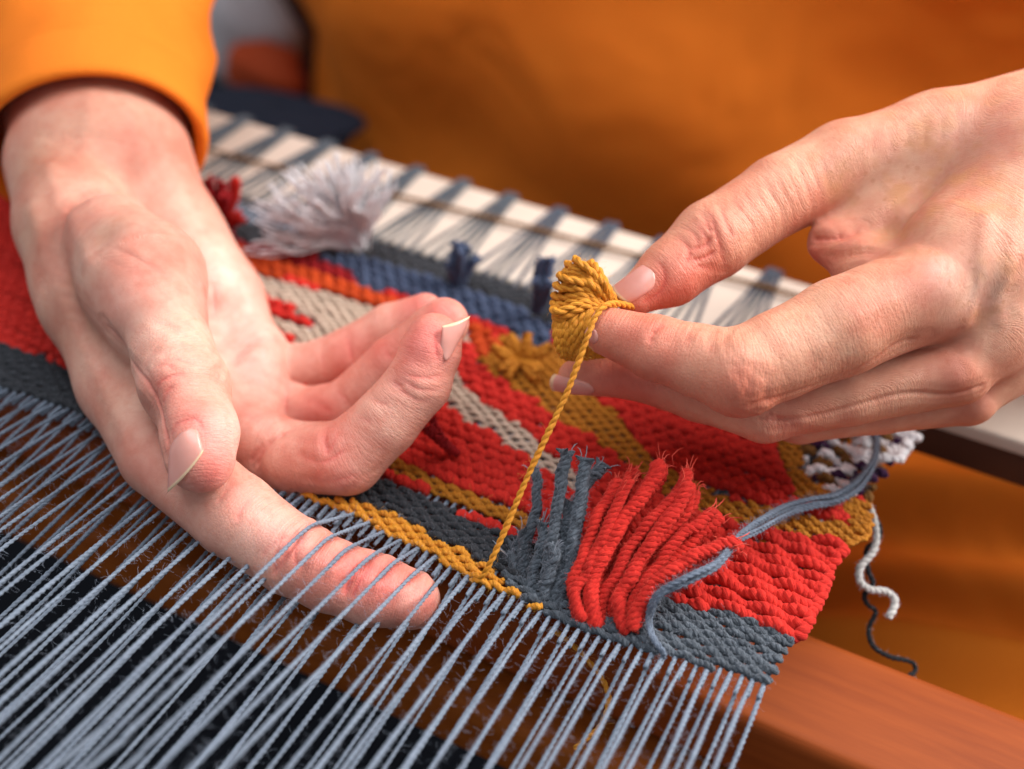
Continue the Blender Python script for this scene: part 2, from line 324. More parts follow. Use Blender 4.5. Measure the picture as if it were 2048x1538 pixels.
#==HANDS==
class Hand:
    """round-cone skeleton given as (photo x, photo y, distance, radius in photo pixels)"""
    def __init__(s): s.palm = []; s.fingers = []; s.kp = .6
    def node(s, q): px, py, z, r = q; return C3(px, py, z), r*z/F
    def chain(s, L): N = [s.node(q) for q in L]; return [(N[i][0], N[i+1][0], N[i][1], N[i+1][1]) for i in range(len(N)-1)]
    def add_palm(s, L): s.palm += s.chain(L)
    def add_finger(s, L, k=.12, kj=.35, along0=0.0):
        s.fingers.append((s.chain(L), k, kj, along0))
    def fn(s, P):
        P = np.asarray(P); d = None
        for a, b, ra, rb in s.palm:
            x = rcone(P, a, b, ra, rb)[0]; d = x if d is None else smin(d, x, s.kp)
        out = d
        for ch, k, kj, _ in s.fingers:
            f = None
            for a, b, ra, rb in ch:
                x = rcone(P, a, b, ra, rb)[0]; f = x if f is None else smin(f, x, kj)
            out = np.minimum(out, smin(d, f, k)) if k > 0 else np.minimum(out, f)
        return out
    def along(s, P):
        A = np.zeros(len(P)); w = np.zeros(len(P)); F_ = [(s.palm[i:i+1], 0, 0, i*3.7) for i in range(len(s.palm))]+s.fingers
        for ch, _, _, a0 in F_:
            l = a0
            for a, b, ra, rb in ch:
                d, h = rcone(P, a, b, ra, rb); q = np.exp(-np.clip(d, 0, 3)*9)+1e-9; L = np.linalg.norm(b-a)
                t = ((P-a)@(b-a))/(L*L+1e-9); A += q*(l+t*L); w += q; l += L
        return A/w
    def build(s, lo, hi, vox):
        V, Q = surface_nets(s.fn, lo, hi, vox)
        for _ in range(1):
            V = V-grad(s.fn, V)*s.fn(V)[:, None]*.9
        s.V, s.Q = V, Q; s.px = np.stack([V[:, 0]/V[:, 2]*F+CX, V[:, 1]/V[:, 2]*F+CY], 1); s.N = grad(s.fn, V)
        s.front = (s.N*V).sum(1) < 0; s.fi = np.where(s.front)[0]; s.fp = s.px[s.fi]
        s.disp = np.zeros(len(V)); return s
    def hit(s, px, py):
        dx = np.abs(s.fp[:, 0]-px); c = np.where((dx < 7) & (np.abs(s.fp[:, 1]-py) < 7))[0]
        if len(c) == 0: c = np.argpartition(dx+np.abs(s.fp[:, 1]-py), 4)[:4]
        c = s.fi[c]
        z = s.V[c, 2].min(); return C3(px, py, z)
    def crease(s, pts, w=.05, depth=.04, lip=.25, n=None, rk=.4):
        depth *= 1.45; w = max(w*1.25, .045); lip = -lip
        c2 = cat_rom(np.array(pts, float), n or len(pts)*6); P3 = np.array([s.hit(*q) for q in c2])
        bb = np.where(((s.V > P3.min(0)-w*5) & (s.V < P3.max(0)+w*5)).all(1))[0]
        if len(bb) == 0: return
        d = poly_dist(s.V[bb], P3, .45); t = np.full(len(bb), 1.0)
        e = np.minimum(np.linalg.norm(s.V[bb]-P3[0], axis=1), np.linalg.norm(s.V[bb]-P3[-1], axis=1)); t = np.clip(e/(w*3), .15, 1)
        s.disp[bb] -= t*depth*np.exp(-(d/w)**2)-t*depth*lip*np.exp(-((d-w*2.0)/(w*1.1))**2)
        s.cr[bb] = np.maximum(s.cr[bb], t*rk*np.exp(-(d/(w*1.2))**2)*min(1, depth/.05))
    def bump(s, px, py, r, h):
        """swelling (h > 0) or hollow (h < 0); r in photo pixels"""
        c = s.hit(px, py); rr = r*c[2]/F; d = np.linalg.norm(s.V-c, axis=1); s.disp += h*np.exp(-(d/rr)**2)
    def ridge(s, pts, w, h):
        P3 = np.array([s.hit(*q) for q in cat_rom(np.array(pts, float), len(pts)*6)]); d = poly_dist(s.V, P3, .6); s.disp += .62*h*np.exp(-(d/(w*1.3))**2)
    def stain(s, arr, px, py, r, a):
        c = s.hit(px, py); rr = r*c[2]/F; d = np.linalg.norm(s.V-c, axis=1); arr += .8*a*np.exp(-(d/rr)**2)
VOX = .09 if QUICK else .046
LH = Hand(); LH.kp = .75
# forearm and wrist
LH.add_palm([(190, 60, 42, 190), (200, 200, 38.5, 190), (203, 330, 35.5, 166)])
LH.add_palm([(134, 330, 35.0, 116), (148, 450, 33.0, 108), (178, 600, 31.7, 96)])
LH.add_palm([(265, 330, 35.5, 118), (345, 470, 34.7, 92), (425, 600, 33.8, 92)])
# metacarpals
LH.add_palm([(180, 560, 32.2, 106), (262, 760, 30.8, 100), (325, 900, 28.9, 90)])
LH.add_palm([(240, 520, 33.9, 100), (350, 720, 32.7, 90), (455, 860, 31.2, 76)])
LH.add_palm([(330, 500, 34.7, 92), (420, 680, 33.7, 84), (500, 790, 32.5, 68)])
LH.add_palm([(350, 470, 35.0, 86), (440, 600, 34.4, 78), (512, 715, 33.3, 60)])
LH.add_palm([(522, 700, 33.0, 48), (526, 762, 32.4, 46)])
LH.add_palm([(530, 800, 31.9, 40), (528, 842, 31.4, 42)])
# thenar mound
LH.add_palm([(225, 480, 31.2, 92), (285, 560, 30.0, 118), (310, 640, 29.2, 100)])
# thumb
LH.add_finger([(290, 560, 29.8, 112), (340, 700, 28.3, 80), (370, 775, 27.6, 87), (398, 860, 27.0, 76), (400, 915, 26.7, 69)], k=.3, kj=.4, along0=20)
# index
LH.add_finger([(330, 915, 28.7, 84), (470, 1030, 27.8, 84), (585, 1112, 27.3, 77), (655, 1150, 27.2, 71), (745, 1180, 27.3, 71), (822, 1200, 27.4, 59)], k=.25, kj=.25, along0=40)
# middle
LH.add_finger([(510, 890, 30.8, 74), (590, 918, 30.0, 74), (694, 915, 29.2, 74), (770, 845, 28.9, 66), (838, 765, 28.7, 64), (862, 700, 28.7, 60), (868, 680, 28.7, 54)], k=.2, kj=.2, along0=60)
# ring
LH.add_finger([(500, 800, 32.4, 66), (610, 828, 32.0, 54), (690, 815, 31.4, 54), (790, 725, 30.8, 54), (870, 665, 30.4, 54), (888, 645, 30.3, 50)], k=.1, kj=.22, along0=80)
# little
LH.add_finger([(510, 735, 33.4, 58), (610, 742, 33.4, 52), (700, 710, 33.0, 54), (780, 655, 32.6, 47), (850, 625, 32.2, 39)], k=.1, kj=.22, along0=100)
RH = Hand(); RH.kp = .7
# wrist / back of the hand
RH.add_palm([(2500, 340, 34, 250), (2250, 330, 31.0, 232), (2060, 375, 29.6, 216)])
RH.add_palm([(2080, 290, 30.5, 152), (1880, 300, 29.8, 112), (1680, 335, 29.6, 86)])
RH.add_palm([(2050, 420, 28.6, 170), (1930, 520, 27.6, 128), (1865, 578, 27.15, 102)])
RH.add_palm([(2070, 520, 28.6, 150), (1970, 640, 28.0, 110), (1905, 735, 27.8, 74)])
RH.add_palm([(2060, 540, 29.5, 118), (1995, 700, 29.2, 92), (1935, 790, 29.0, 60)])
# web between thumb and index
RH.add_palm([(1850, 370, 29.6, 100), (1770, 440, 29.2, 72), (1662, 484, 29.0, 38)])
RH.add_palm([(1662, 484, 29.0, 38), (1740, 540, 28.2, 60), (1800, 590, 27.6, 80)])
# thumb
RH.add_finger([(1690, 332, 29.6, 90), (1556, 392, 29.3, 77), (1424, 480, 28.9, 78), (1340, 548, 28.6, 64), (1272, 590, 28.4, 42)], k=.25, kj=.28, along0=20)
# index
RH.add_finger([(1860, 580, 27.2, 100), (1680, 655, 26.8, 98), (1560, 710, 26.7, 88), (1478, 745, 26.6, 88), (1400, 722, 26.9, 72), (1310, 695, 27.2, 64), (1216, 663, 27.6, 49)], k=.25, kj=.22, along0=40)
# middle
RH.add_finger([(1910, 735, 27.8, 76), (1700, 782, 28.0, 68), (1530, 822, 28.2, 62), (1400, 785, 28.6, 57), (1270, 748, 29.0, 50), (1152, 754, 29.4, 36)], k=.2, kj=.25, along0=60)
# ring
RH.add_finger([(1935, 792, 29.0, 58), (1760, 815, 29.2, 52), (1600, 838, 29.4, 48), (1450, 810, 29.8, 44), (1330, 780, 30.2, 40)], k=.15, kj=.25, along0=80)
# ------------------------------------------------------------------ loom
def wood(name, c, c2, rough=.38):
    m, n, p = nt(name); tc = node(n, 'ShaderNodeTexCoord').outputs['Object']
    mp = node(n, 'ShaderNodeMapping', {'Vector': tc, 'Scale': (6, 60, 60)}).outputs[0]
    a = node(n, 'ShaderNodeTexNoise', {'Vector': mp, 'Scale': 3.0, 'Detail': 5.0, 'Roughness': .6}).outputs[0]
    b = node(n, 'ShaderNodeTexNoise', {'Vector': tc, 'Scale': 12.0, 'Detail': 3.0}).outputs[0]
    cc = mixc(n, ramp(n, a, [(.3, (0, 0, 0)), (.7, (1, 1, 1))]), c, c2); cc = mixc(n, mth(n, 'MULTIPLY', b, .3), cc, c2)
    n.links.new(cc, p.inputs['Base Color']); p.inputs['Roughness'].default_value = rough
    p.inputs['Specular IOR Level'].default_value = .15
    bp = node(n, 'ShaderNodeBump', {'Height': a, 'Strength': .3, 'Distance': .0004}); n.links.new(bp.outputs[0], p.inputs['Normal'])
    return m
M['wood'] = wood('varnished_reddish_wood', lin(142, 66, 20), lin(118, 50, 12), .62)
M['wood2'] = wood('varnished_orange_wood', lin(146, 78, 24), lin(118, 56, 12), .55)
M['floor'] = wool('dark_navy_carpet', lin(26, 32, 44), lin(8, 10, 16), .95, .1, 200)
def bevel_box(x0, x1, y0, y1, z0, z1, r, tilt=0.0, seg=4):
    """beam along x with rounded long edges"""
    pts = []
    for cy_, cz_, a0 in ((y1-r, z1-r, 0), (y0+r, z1-r, 90), (y0+r, z0+r, 180), (y1-r, z0+r, 270)):
        for k in range(seg+1):
            a = math.radians(a0+90*k/seg); pts.append((cy_+math.cos(a)*r, cz_+math.sin(a)*r))
    pts = np.array(pts); c = pts.mean(0); ct, st = math.cos(tilt), math.sin(tilt); q = pts-c; pts = np.stack([q[:, 0]*ct-q[:, 1]*st, q[:, 0]*st+q[:, 1]*ct], 1)+c
    n = len(pts); xs = [x0, x0+r*.3, x1-r*.3, x1]; rr = [.94, 1, 1, .94]
    V = np.concatenate([np.column_stack([np.full(n, x), (pts-c)*k+c]) for x, k in zip(xs, rr)]); Fs = []
    for i in range(3):
        for j in range(n): k = (j+1) % n; Fs.append((i*n+j, i*n+k, (i+1)*n+k, (i+1)*n+j))
    Fs.append(tuple(range(n))[::-1]); Fs.append(tuple(3*n+j for j in range(n)))
    me = bpy.data.meshes.new('box'); me.from_pydata([tuple(v*S) for v in V], [], Fs); me.polygons.foreach_set('use_smooth', [True]*len(me.polygons))
    try: me.set_sharp_from_angle(angle=math.radians(38))
    except Exception: pass
    return me
loom = root('loom', 'wooden tapestry loom with reddish orange beams under the stretched grey blue warp', 'loom')
obj('front_beam', bevel_box(-60, 30, 19.25, 22.9, -5.2, -3.0, .35), M['wood'], loom)
LY = float(Wp(577, 1250, -5.3)[1])
obj('lower_rail', bevel_box(-60, 30, LY, LY+3.6, -7.4, -5.2, .4), M['wood2'], loom)
obj('floor', mesh('floor', *gridmesh(lambda u, v: np.stack([-250+u*500, -150+v*400, -70+0*u], 1), 3, 3)), M['floor'], kind='structure')
# ---- board behind the weaving
M['board'] = wool('cream_paper_board', lin(218, 203, 189), lin(204, 187, 172), .8, .1, 60)
M['board_edge'] = wool('dark_board_edge', lin(92, 54, 36), lin(60, 34, 24), .6, .1, 60)
board = root('board', 'long cream covered board behind the tapestry, crossed by dark yarn stripes', 'board')
obj('board_top', bevel_box(-60, 30, 30.3, 35.5, -.75, -.25, .12), M['board'], board)
obj('board_core', bevel_box(-60, 30, 30.45, 35.35, -1.9, -.76, .1), M['board_edge'], board)
# ---- tapestry
tap = root('tapestry', 'half woven red, mustard and charcoal tapestry with yarn tufts, on grey blue warp', 'tapestry')
def inpoly(P, poly):
    x, y = P[:, 0], P[:, 1]; r = np.zeros(len(P), bool); n = len(poly); j = n-1
    for i in range(n):
        xi, yi = poly[i]; xj, yj = poly[j]
        c = ((yi > y) != (yj > y)) & (x < (xj-xi)*(y-yi)/(yj-yi+1e-12)+xi); r ^= c; j = i
    return r
def wpoly(pts): return [tuple(Wp(px, py)[:2]) for px, py in pts]
OUT = wpoly([(-700, 480), (-300, 640), (0, 772), (200, 842), (420, 925), (620, 1003), (700, 1028), (760, 1062), (850, 1108), (930, 1152), (1010, 1192), (1080, 1228), (1150, 1262), (1290, 1300), (1400, 1335), (1532, 1368),
             (1545, 1325), (1578, 1280), (1600, 1262), (1622, 1215), (1640, 1180), (1655, 1130), (1690, 1092), (1730, 1070), (1738, 1020), (1760, 980), (1800, 925), (1835, 865), (1845, 800), (1800, 700), (1500, 640), (1300, 610), (1110, 575), (900, 522), (760, 486), (620, 470), (450, 440), (300, 380), (-100, 260), (-500, 150)])
# painted by area, later ones win:  (material, polygon in photo pixels)
AREAS = [
 ('red', [(-900, 200), (2100, 200), (2100, 1500), (-900, 1500)]),
 ('dark_charcoal', [(-900, 300), (-300, 560), (0, 690), (150, 742), (420, 850), (640, 935), (742, 958), (850, 1000), (950, 1045), (1060, 1085), (1130, 1150), (1160, 1290), (900, 1400), (-900, 900)]),
 ('charcoal', [(1000, 1150), (1130, 1180), (1300, 1195), (1430, 1225), (1500, 1240), (1590, 1282), (1600, 1450), (900, 1300)]),
 ('mustard', [(600, 985), (660, 1000), (740, 1012), (800, 1040), (860, 1075), (930, 1108), (985, 1140), (1020, 1178), (1060, 1205), (1085, 1222), (1085, 1260), (850, 1200), (600, 1050)]),
 ('ochre', [(560, 800), (760, 905), (860, 955), (960, 1005), (1080, 1050), (1100, 1075), (1030, 1058), (960, 1030), (860, 985), (760, 935), (560, 840)]),
 ('ochre', [(950, 690), (1040, 670), (1130, 700), (1160, 780), (1230, 830), (1300, 920), (1370, 965), (1480, 1010), (1590, 1035), (1740, 1000), (1745, 1080), (1690, 1095), (1560, 1065), (1430, 1050), (1340, 1000), (1270, 950), (1200, 890), (1120, 850), (1060, 800), (985, 760), (950, 720)]),
 ('red', [(1600, 1022), (1650, 1018), (1700, 1035), (1690, 1050), (1620, 1040)]),
 ('ochre', [(1545, 870), (1600, 880), (1615, 950), (1640, 1000), (1590, 1010), (1570, 950)]),
 ('beige', [(895, 640), (945, 650), (960, 690), (905, 700), (925, 780), (960, 805), (1060, 870), (1110, 920), (1165, 960), (1150, 990), (1090, 945), (1020, 900), (930, 850), (880, 800), (870, 740)]),
 ('orange', [(430, 470), (500, 505), (620, 540), (780, 595), (960, 655), (1010, 700), (960, 720), (930, 670), (780, 625), (620, 575), (500, 545), (430, 520)]),
 ('beige', [(470, 545), (620, 580), (780, 630), (860, 655), (800, 760), (620, 720), (480, 620)]),
 ('red', [(480, 580), (560, 610), (630, 645), (620, 662), (550, 636), (480, 605)]),
 ('red', [(520, 655), (580, 680), (620, 715), (560, 730), (500, 690)]),
 ('crimson', [(380, 380), (430, 430), (520, 480), (700, 535), (720, 575), (560, 530), (450, 495), (300, 440), (-400, 250), (-400, 180)]),
 ('blue', [(620, 500), (720, 515), (1010, 600), (1080, 640), (1060, 690), (960, 650), (830, 605), (710, 575), (700, 545), (640, 530)]),
 ('dark_charcoal', [(440, 420), (760, 470), (1110, 560), (1360, 600), (1360, 720), (1160, 700), (1090, 650), (1000, 602), (860, 560), (740, 525), (600, 510), (470, 480)]),
 ('blue', [(1050, 640), (1100, 650), (1110, 700), (1040, 690)]),
 ('red', [(1160, 700), (1700, 800), (1560, 870), (1250, 830)]),
]
AREAS = [(k, wpoly(p)) for k, p in AREAS]
MOTT = wpoly([(1600, 880), (1650, 820), (1860, 780), (1850, 880), (1800, 940), (1750, 1003), (1700, 1000), (1640, 985), (1610, 950)])
NAMES = ['none', 'red', 'charcoal', 'dark_charcoal', 'mustard', 'ochre', 'beige', 'orange', 'crimson', 'blue', 'white', 'purple', 'brown']
def classify(P):
    c = np.zeros(len(P), int); ins = inpoly(P, OUT)
    for k, p in AREAS: c[inpoly(P, p)] = NAMES.index(k)
    mo = inpoly(P, MOTT)
    h = np.sin(P[:, 0]*6.1+3*np.sin(P[:, 1]*2.9))+.7*np.sin(P[:, 1]*9.7+P[:, 0]*3.9)
    q = np.where(h > .5, NAMES.index('white'), np.where(h > -.55, NAMES.index('purple'), NAMES.index('brown'))); q = np.where(P[:, 0] > -.62+.06*(P[:, 1]-26), NAMES.index('white'), q)
    c = np.where(mo, q, c); c[~ins] = 0; return c
SP = .245                                            # warp spacing
# kind: rows of the base grid it uses, yarn radius, wave height
SPEC = {'red': (2, .18, .072), 'crimson': (2, .165, .1), 'orange': (2, .16, .1), 'white': (2, .15, .1), 'purple': (2, .15, .1), 'brown': (2, .15, .1), 'blue': (2, .15, .09), 'beige': (1, .085, .05),
        'charcoal': (1, .112, .05), 'dark_charcoal': (1, .108, .05), 'mustard': (1, .10, .065), 'ochre': (1, .098, .065)}
RP = .168; runs = []
LONG = wpoly([(1330, 1190), (1440, 1085), (1560, 1060), (1760, 1080), (1660, 1270), (1580, 1300), (1430, 1230)])
for j in range(0, 74):
    Y = 17.2+j*RP; x = np.arange(-34, 1.2, .045); wob = .03*np.sin(x*1.3+j)+.02*np.sin(x*3.1+j*2); wob = wob+np.interp(x, x[::5], rng.normal(0, .016, len(x[::5]))); c = classify(np.stack([x, np.full(len(x), Y)+wob], 1))
    k = np.where(np.diff(c) != 0)[0]+1
    for seg in np.split(np.arange(len(x)), k):
        nm = NAMES[c[seg[0]]]
        if nm == 'none' or len(seg) < 4: continue
        st, r, hgt = SPEC[nm]
        if j % st: continue
        vis = proj(np.array([x[seg].mean(), Y, 0])); xs = x[seg]
        ph = np.pi*(j//st)
        lf = inpoly(np.stack([xs, np.full(len(xs), Y)], 1), LONG) & (st == 2)
        P = np.stack([xs, Y+wob[seg]+rng.normal(0, .008), hgt*np.cos(np.pi*xs/SP*np.where(lf, .5, 1)+ph*np.where(lf, .5, 1))+.06+.02*lf+rng.normal(0, .01)], 1)
        e = .05 if st == 2 else .02; P[0, 2] -= e; P[-1, 2] -= e
        runs.append((nm, P, r))
runs.sort(key=lambda q: -(len(q[1])*q[2]/proj(q[1].mean(0))[2]**2)*(1 if -400 < proj(q[1].mean(0))[0] < 2300 else .05))
rest = {}
for i, (nm, P, r) in enumerate(runs):
    geo = yarn(P, r*rng.uniform(.88, 1.08), 2, .34 if r > .12 else .22, .05, 5)
    if i < 300: obj('weft_row', mesh('weft_row', *geo), M[nm], tap)
    else: rest.setdefault(nm, []).append(geo)
cf = {}
for nm, P, r in runs:
    q = proj(P[len(P)//2]); key = {'red': 'red', 'charcoal': 'charcoal', 'dark_charcoal': 'charcoal', 'mustard': 'mustard', 'ochre': 'mustard', 'white': 'white'}.get(nm)
    if key and 850 < q[1] and 500 < q[0] < 2000:
        f_ = fuzz(P, r, 26, .24)
        if f_ is not None: cf.setdefault(key, []).append(f_)
for k, g in cf.items(): obj('loose_fibres', mesh('loose_fibres', *join(g)), M[k+'_fibre'], tap, label='fine '+k+' fuzz on the woven cloth', kind='stuff')
for nm, g in rest.items(): obj('weft_stitches', mesh('weft_stitches', *join(g)), M[nm], tap, label=nm.replace('_', ' ')+' woven stitches', kind='stuff')
# rows turn back at the right-hand selvedge
ends = {}
for nm, P, r in runs:
    if nm in ('red', 'white', 'charcoal', 'ochre') and P[-1, 0] > -2.2 and P[-1, 1] < 30: ends.setdefault(nm, []).append((P[-1, 1], P[-1], r))
for nm, L in ends.items():
    L.sort(key=lambda q: q[0])
    for (y1, p1, r1), (y2, p2, r2) in list(zip(L[:-1], L[1:]))[::(2 if nm == 'charcoal' else 1)]:
        if y2-y1 < .5: obj('weft_loop', mesh('weft_loop', *yarn([p1-[.12, 0, 0], p1+[.05, .02, .02], (p1+p2)/2+[.13, 0, .05], p2+[.05, -.02, .02], p2-[.12, 0, 0]], r1*.9, 2, .34, .05, 6)), M[nm], tap)
# ---- warp threads
FELL = OUT[:16]
def fell(x):
    fx = np.array([p[0] for p in FELL]); fy = np.array([p[1] for p in FELL]); return np.interp(x, fx, fy)
WARPX = np.arange(-34, -1.3, SP); fz = []
RAISE = []
def skin_top(px, py): return w2cam(np.zeros(3))
finger = [C3(628, 1135, 27.9), C3(660, 1150, 27.8), C3(745, 1180, 27.6), C3(818, 1198, 27.6), C3(850, 1206, 27.6)]
fw = [cam2w(q) for q in finger]
NW = len(WARPX)
for i, x in enumerate(WARPX):
    up = i % 2 == 0; y0 = fell(x)+.12; dx = rng.normal(0, .03)
    conv = (.05 if up else -.05)
    zf = rng.uniform(.35, .7) if up else -rng.uniform(.7, 1.2)
    ys = np.array([29.5, y0+.3, y0, y0-1.2, y0-3.2, y0-6, y0-11, y0-20])
    P = np.array([[x, ys[0], -.05], [x, ys[1], -.05], [x, ys[2], .0], [x+dx*.5, ys[3], zf*.3], [x+dx+conv, ys[4], zf*.7], [x+dx+conv*1.6, ys[5], zf], [x+conv*2.2, ys[6], zf*1.1], [x+conv*2.2, ys[7], zf]])
    WP = P
    # does the finger lie under this thread?
    hit = None
    if up:
        for a, b in zip(fw[:-1], fw[1:]):
            if min(a[0], b[0]) <= x < max(a[0], b[0]):
                t = (x-a[0])/(b[0]-a[0]); hit = a+(b-a)*t
    if hit is not None: RAISE.append((i, x, y0, hit))
    R = 0.053*rng.uniform(.84, 1.22)
    if hit is None:
        g = yarn(P, R, 2, .30, .07, 5)
        obj('warp_thread', mesh('warp_thread', *g), M['warp'], tap)
        q = proj(P[4]); 
        if -300 < q[0] < 2100 and q[1] < 1900: fz.append(fuzz(cat_rom(P[1:7], 60), R, 26 if up else 6, .26, .0015, .30))
IDX = LH.fingers[1][0][2:]
def idx_fn(q):
    return min(rcone(q, a, b, ra, rb)[0][0] for a, b, ra, rb in IDX)
def over_finger(x, y0, hit):
    """thread goes from the fell over the top of the finger and on towards the camera"""
    c = w2cam(hit); 
    ys = np.linspace(y0, y0-9, 60); pts = np.stack([np.full(60, x), ys, np.zeros(60)], 1)
    z = np.zeros(60)
    for k, p in enumerate(pts):
        # lift until the point leaves the hand
        lo = 0.0
        for zz in np.arange(-1.0, 2.6, .05):
            q = w2cam(np.array([[p[0], p[1], zz]])); 
            if idx_fn(q) < .02: lo = zz+.05
        z[k] = lo if lo > 0 else 0
    # tightest string over the lifted points
    hull = [0]; idx = list(range(60)); Z = np.maximum(z, 0); Z[0] = 0; end = 1.5
    Z[-1] = max(Z[-1], end); st = []
    for k in idx:
        while len(st) >= 2 and (Z[st[-1]]-Z[st[-2]])*(k-st[-2]) <= (Z[k]-Z[st[-2]])*(st[-1]-st[-2]): st.pop()
        st.append(k)
    Zs = np.interp(idx, st, Z[st]); pts[:, 2] = Zs+.01
    return pts
RPATHS = []
for i, x, y0, hit in RAISE:
    p = over_finger(x, y0, hit); RPATHS.append(p[(p[:, 2] > .1)][:30:2]); head = np.array([[x, 29.5, 0], [x, y0+.3, 0]]); tail = np.array([[x, y0-14, p[-1, 2]+1.0], [x, y0-20, p[-1, 2]+2.0]])
    P = np.concatenate([head, p[::4], p[-1:], tail]); g = yarn(P, 0.053, 2, .30, .07, 5)
    obj('warp_thread', mesh('warp_thread', *g), M['warp'], tap); fz.append(fuzz(p, 0.053, 30, .26, .0015, .30))
obj('loose_fibres', mesh('loose_fibres', *join([f for f in fz if f is not None])), M['warp_fibre'], tap, label='fine fuzz standing off the warp threads', kind='stuff')
# ---- warp carried over the cream board
for gx in np.arange(-34.6, -2, 2.02):
    for q in range(5):
        xt = gx+(q-2)*.11+rng.normal(0, .02); xb = gx+(q-2)*.40+rng.normal(0, .04)
        P = np.array([[xb, 28.9, -.05], [xb, 30.4, -.17], [(xt*2+xb)/3, 33.4, -.17], [xt, 35.45, -.15], [xt, 35.62, -.3], [xt, 35.64, -1.6]])
        obj('warp_thread', mesh('warp_thread', *yarn(P, .07, 2, .4, .12, 5)), M['charcoal'] if gx < -15 or q == 2 else M['slate'], tap)
P = np.array([Wp(px, py, -.02) for px, py in [(300, 270), (600, 345), (780, 388), (1000, 440), (1330, 525), (1560, 582), (2012, 722), (2300, 800)]])
obj('cross_cord', mesh('cross_cord', *yarn(P, .10, 2, .5, .12, 5)), M['brown'], board)
def skin_object(hands, parent):
    Vs, Qs, T, A, Fk, o = [], [], [], [], [], 0
    for h, base, pink in hands:
        V = h.V+h.N*h.disp[:, None]
        V[:] = V
        p = np.clip(np.clip(h.red, 0, .75)+h.cr, 0, 1)[:, None]; base = np.array(base[:3]); pink = np.array(pink[:3])
        pl = np.clip(h.pale, 0, 1)[:, None]; t = base*(1-p)+pink*p; t = t*(1-pl)+np.array(lin(250, 222, 208)[:3])*pl
        tn = np.clip(h.tan, 0, 1)[:, None]; t = t*(1-tn)+np.array(lin(180, 136, 110)[:3])*tn; Vs.append(cam2w(V)); Qs.append(h.Q+o); o += len(V); T.append(t); A.append(h.along(h.V)); Fk.append(np.clip(h.frk, 0, 1.5))
    me = mesh('body', np.concatenate(Vs), np.concatenate(Qs)); vattr(me, 'tint', np.concatenate(T)); vattr(me, 'along', np.concatenate(A)); vattr(me, 'freckle', np.concatenate(Fk))
    return obj('body', me, M['skin'], parent)
def prep(h, lo, hi):
    h.build(lo, hi, VOX); n = len(h.V); h.red = np.zeros(n); h.pale = np.zeros(n); h.frk = np.zeros(n); h.cr = np.zeros(n); h.tan = np.zeros(n); return h


prep(LH, (-17, -15, 23.5), (0.5, 8, 43))
prep(RH, (0, -10, 23.0), (22.5, 3.5, 36))
